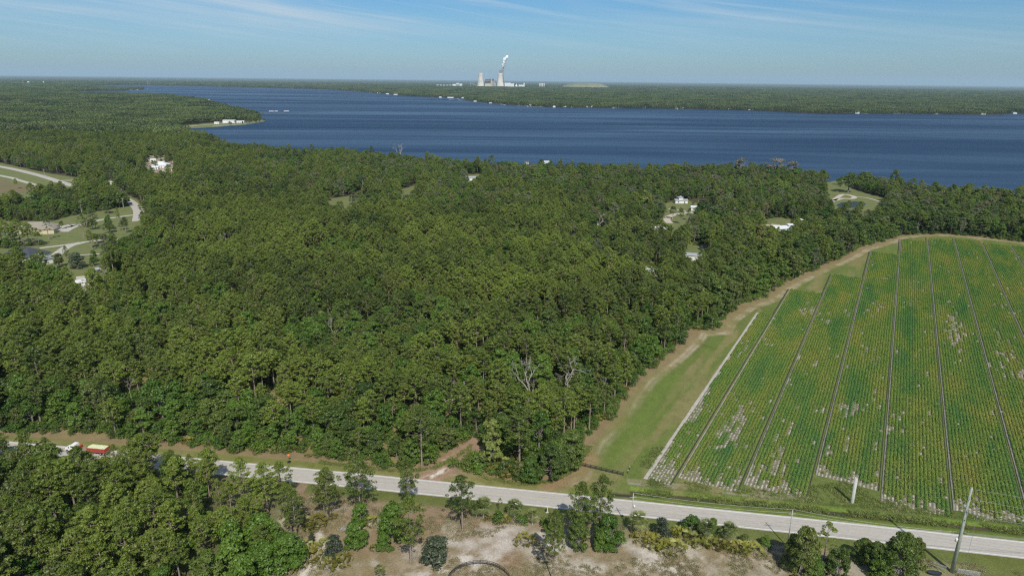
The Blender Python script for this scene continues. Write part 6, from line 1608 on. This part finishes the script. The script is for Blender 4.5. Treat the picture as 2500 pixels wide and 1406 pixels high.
fblock(1105, 1113, 205.8, 209, 30, 'white_paint', 'plant_building', 'white building left of the cooling towers, first from the left', 'building', dy=100); fblock(1114, 1121, 203.5, 209, 25, 'grey_roof', 'plant_building', 'grey works building left of the cooling towers', 'building', dy=100)
fblock(1122, 1128.5, 205.2, 209, 30, 'white_paint', 'plant_building', 'white building left of the cooling towers, right of the grey one', 'building', dy=100)
for i, xa in enumerate((1066, 1074, 1082, 1090, 1097)): fblock(xa, xa + 5, 207.8 - (i == 0) * .4, 210, 20, 'grey_roof', 'low_building', 'tiny low white building in the row far left of the plant', 'building', group='low white buildings left of the plant', dy=200)
x = far_x(1149, PD); x2 = far_x(1164, PD); z0, z1 = far_z(203.5, x, PD), far_z(210, x2, PD); o = empty('conveyor', (x, PD - 20, 0), 0, 'pale slanting conveyor left of the left cooling tower', 'conveyor')
mb = MB(); mb.tube([(0, 0, z0), (x2 - x, 0, max(z1, 4))], 3.0, 4); mb.build('gallery', M['concrete'], o); mb = MB(); mb.tube([(0, 0, 0), (0, 0, z0)], 2.5, 4); mb.tube([((x2 - x) * .5, 0, 0), ((x2 - x) * .5, 0, (z0 + z1) / 2)], 2, 4); mb.build('trestle', M['concrete'], o)
for i, xa in enumerate((1316.4, 1319.6, 1323.4, 1327)):
    x = far_x(xa + 1.2, PD); h_ = far_z(203.4 + (i % 2) * .4, x, PD); o = empty('silo', (x, PD, 0), 0, 'pale silo in the row of four right of the plant', 'silo', 'four silos right of the plant'); mb = MB(); mb.lathe([(1.15 * MP, 0), (1.15 * MP, h_ * .92), (.3, h_)], 14); mb.build('barrel', M['tower'], o, True)
# landfill mound
x0, x1 = far_x(1366, PD + 500), far_x(1492, PD + 500); zt = far_z(203.3, (x0 + x1) / 2, PD + 500); mb = MB(); n_ = 40
vs = []; prof = [(1.0, 0), (.85, .45), (.62, .82), (.4, .95), (.01, 1.0)]
for (f_, h_) in prof:
    for k_ in range(n_): a_ = 2 * math.pi * k_ / n_; vs.append(((x0 + x1) / 2 + (x1 - x0) / 2 * f_ * math.cos(a_), PD + 500 + 380 * f_ * math.sin(a_), zt * h_ + random.uniform(-1.5, 1.5) * (h_ > 0)))
mb.add(vs, [(i * n_ + k_, i * n_ + (k_ + 1) % n_, (i + 1) * n_ + (k_ + 1) % n_, (i + 1) * n_ + k_) for i in range(4) for k_ in range(n_)]); struct(mb.build('hill', M['far_brown'], None, True))
# distant masts and towers
for (px, py0, py1, lb, w_) in ((1867, 212, 204.5, 'thin lattice mast on the horizon at the right', 2.5), (361, 196, 186, 'thin mast on the horizon above the left bay', 2.5), (57, 203, 197.5, 'pinkish water tower in the far woods, left edge', 9), (70, 203, 199.5, 'small white block beside the pinkish water tower', 12), (107, 203, 199, 'slim white tower in the far woods at the left', 5)):
    Y = 8500; x = far_x(px, Y); h_ = far_z(py1, x, Y); o = empty('mast' if w_ < 4 else 'water_tower', (x, Y, 0), 0, lb, 'mast' if w_ < 4 else 'tower')
    if w_ < 4: mb = MB(); mb.tube([(0, 0, 0), (0, 0, h_)], [w_, w_ * .5], 4); mb.build('mast_shaft', M['metal'], o)
    else: mb = MB(); mb.lathe([(w_ * .35, 0), (w_ * .35, h_ * .6)], 10); mb.build('stem', M['white_paint'], o); mb = MB(); mb.lathe([(w_ * .4, h_ * .6), (w_, h_ * .7), (w_, h_ * .9), (w_ * .3, h_)], 14); mb.build('tank', M['brown_roof' if px == 57 else 'white_paint'], o)

# ------------------------------------------------------------------ smoke and steam: lumpy bodies of real vapour
def vapour(name, dens, col, aniso=0.3):
    mt = bpy.data.materials.new(name); mt.use_nodes = True; n, l = mt.node_tree.nodes, mt.node_tree.links; n.clear()
    out = n.new('ShaderNodeOutputMaterial'); v = n.new('ShaderNodeVolumePrincipled'); v.inputs['Color'].default_value = (*col, 1); v.inputs['Density'].default_value = dens; v.inputs['Anisotropy'].default_value = aniso
    l.new(v.outputs[0], out.inputs['Volume']); return mt
def plume(name, pts, label, mt, seed):
    """pts: (px, py, radius px)"""
    rng = np.random.RandomState(seed); bm_v, bm_f = [], []
    mb = MB(); n_, m_ = 14, 9
    Y = PD + 160
    path = []
    for (a, b) in zip(pts[:-1], pts[1:]):
        for j in range(4):
            t = j / 4; path.append([a[i] * (1 - t) + b[i] * t for i in range(3)])
    path.append(list(pts[-1]))
    P3 = []; R3 = []
    for i, (px, py, r__) in enumerate(path):
        x = far_x(px, Y, 300); z = far_z(py, x, Y); P3.append(Vector((x + rng.normal(0, .25) * r__ * MP, Y + rng.normal(0, .3) * r__ * MP, z))); R3.append(max(1, r__ * MP * rng.uniform(.8, 1.2)))
    mb.tube(P3, R3, 16)
    o = mb.build(name, mt, None, True)
    tag(o, label, 'smoke' if 'smoke' in name else 'steam'); return o
def puffs(name, path, n_, label, mt, seed):
    rng = np.random.RandomState(seed); mb = MB(); Y = PD + 160; pp = np.array(path)
    for k_ in range(n_):
        t = k_ / (n_ - 1); px, py, r__ = [float(np.interp(t * (len(pp) - 1), range(len(pp)), pp[:, c])) for c in range(3)]
        x = far_x(px, Y, 300); z = far_z(py, x, Y); R_ = r__ * MP * rng.uniform(.85, 1.3); ox, oy, oz = rng.normal(0, .22, 3) * r__ * MP
        prof = [(max(.02, R_ * math.sin(math.pi * j / 7)), z + oz - R_ * math.cos(math.pi * j / 7)) for j in range(8)]
        n0 = len(mb.v); mb.lathe(prof, 12, x + ox, Y + oy)
        mb.v[n0:] = [tuple(np.array(v) + rng.normal(0, R_ * .07, 3)) for v in mb.v[n0:]]
    o = mb.build(name, mt, None, True); tag(o, label, 'smoke'); return o
puffs('smoke_plume', [(1227.2, 164.0, .7), (1227.8, 159, 1.5), (1230.0, 152, 2.3), (1232.3, 147, 2.8), (1235.4, 141.5, 3.2), (1238.6, 138.5, 2.0)], 40, 'dense white smoke plume climbing right from the dark chimney', mat('white_smoke', (.92, .92, .92), 1.0, spec=0), 3)
plume('steam_plume', [(1221.5, 180.5, 5.2), (1222.8, 176, 4.2), (1225.8, 171, 3.4), (1228.5, 166, 2.6), (1232.5, 160, 2.0), (1236, 152, 1.0)], 'thin steam drifting from the top of the right cooling tower', vapour('thin_steam', .10, (.98, .98, 1)), 4)

# ------------------------------------------------------------------ haze
HAZE = 2.6e-5
mb = MB(); mb.box(-60000, 60000, -1500, 80500, -2.5, 560)
hz = mb.build('haze', vapour('haze_air', HAZE, (0.62, 0.82, 1.0), 0.0)); hz['kind'] = 'stuff'; hz['label'] = 'pale blue distance haze over lake and woods'
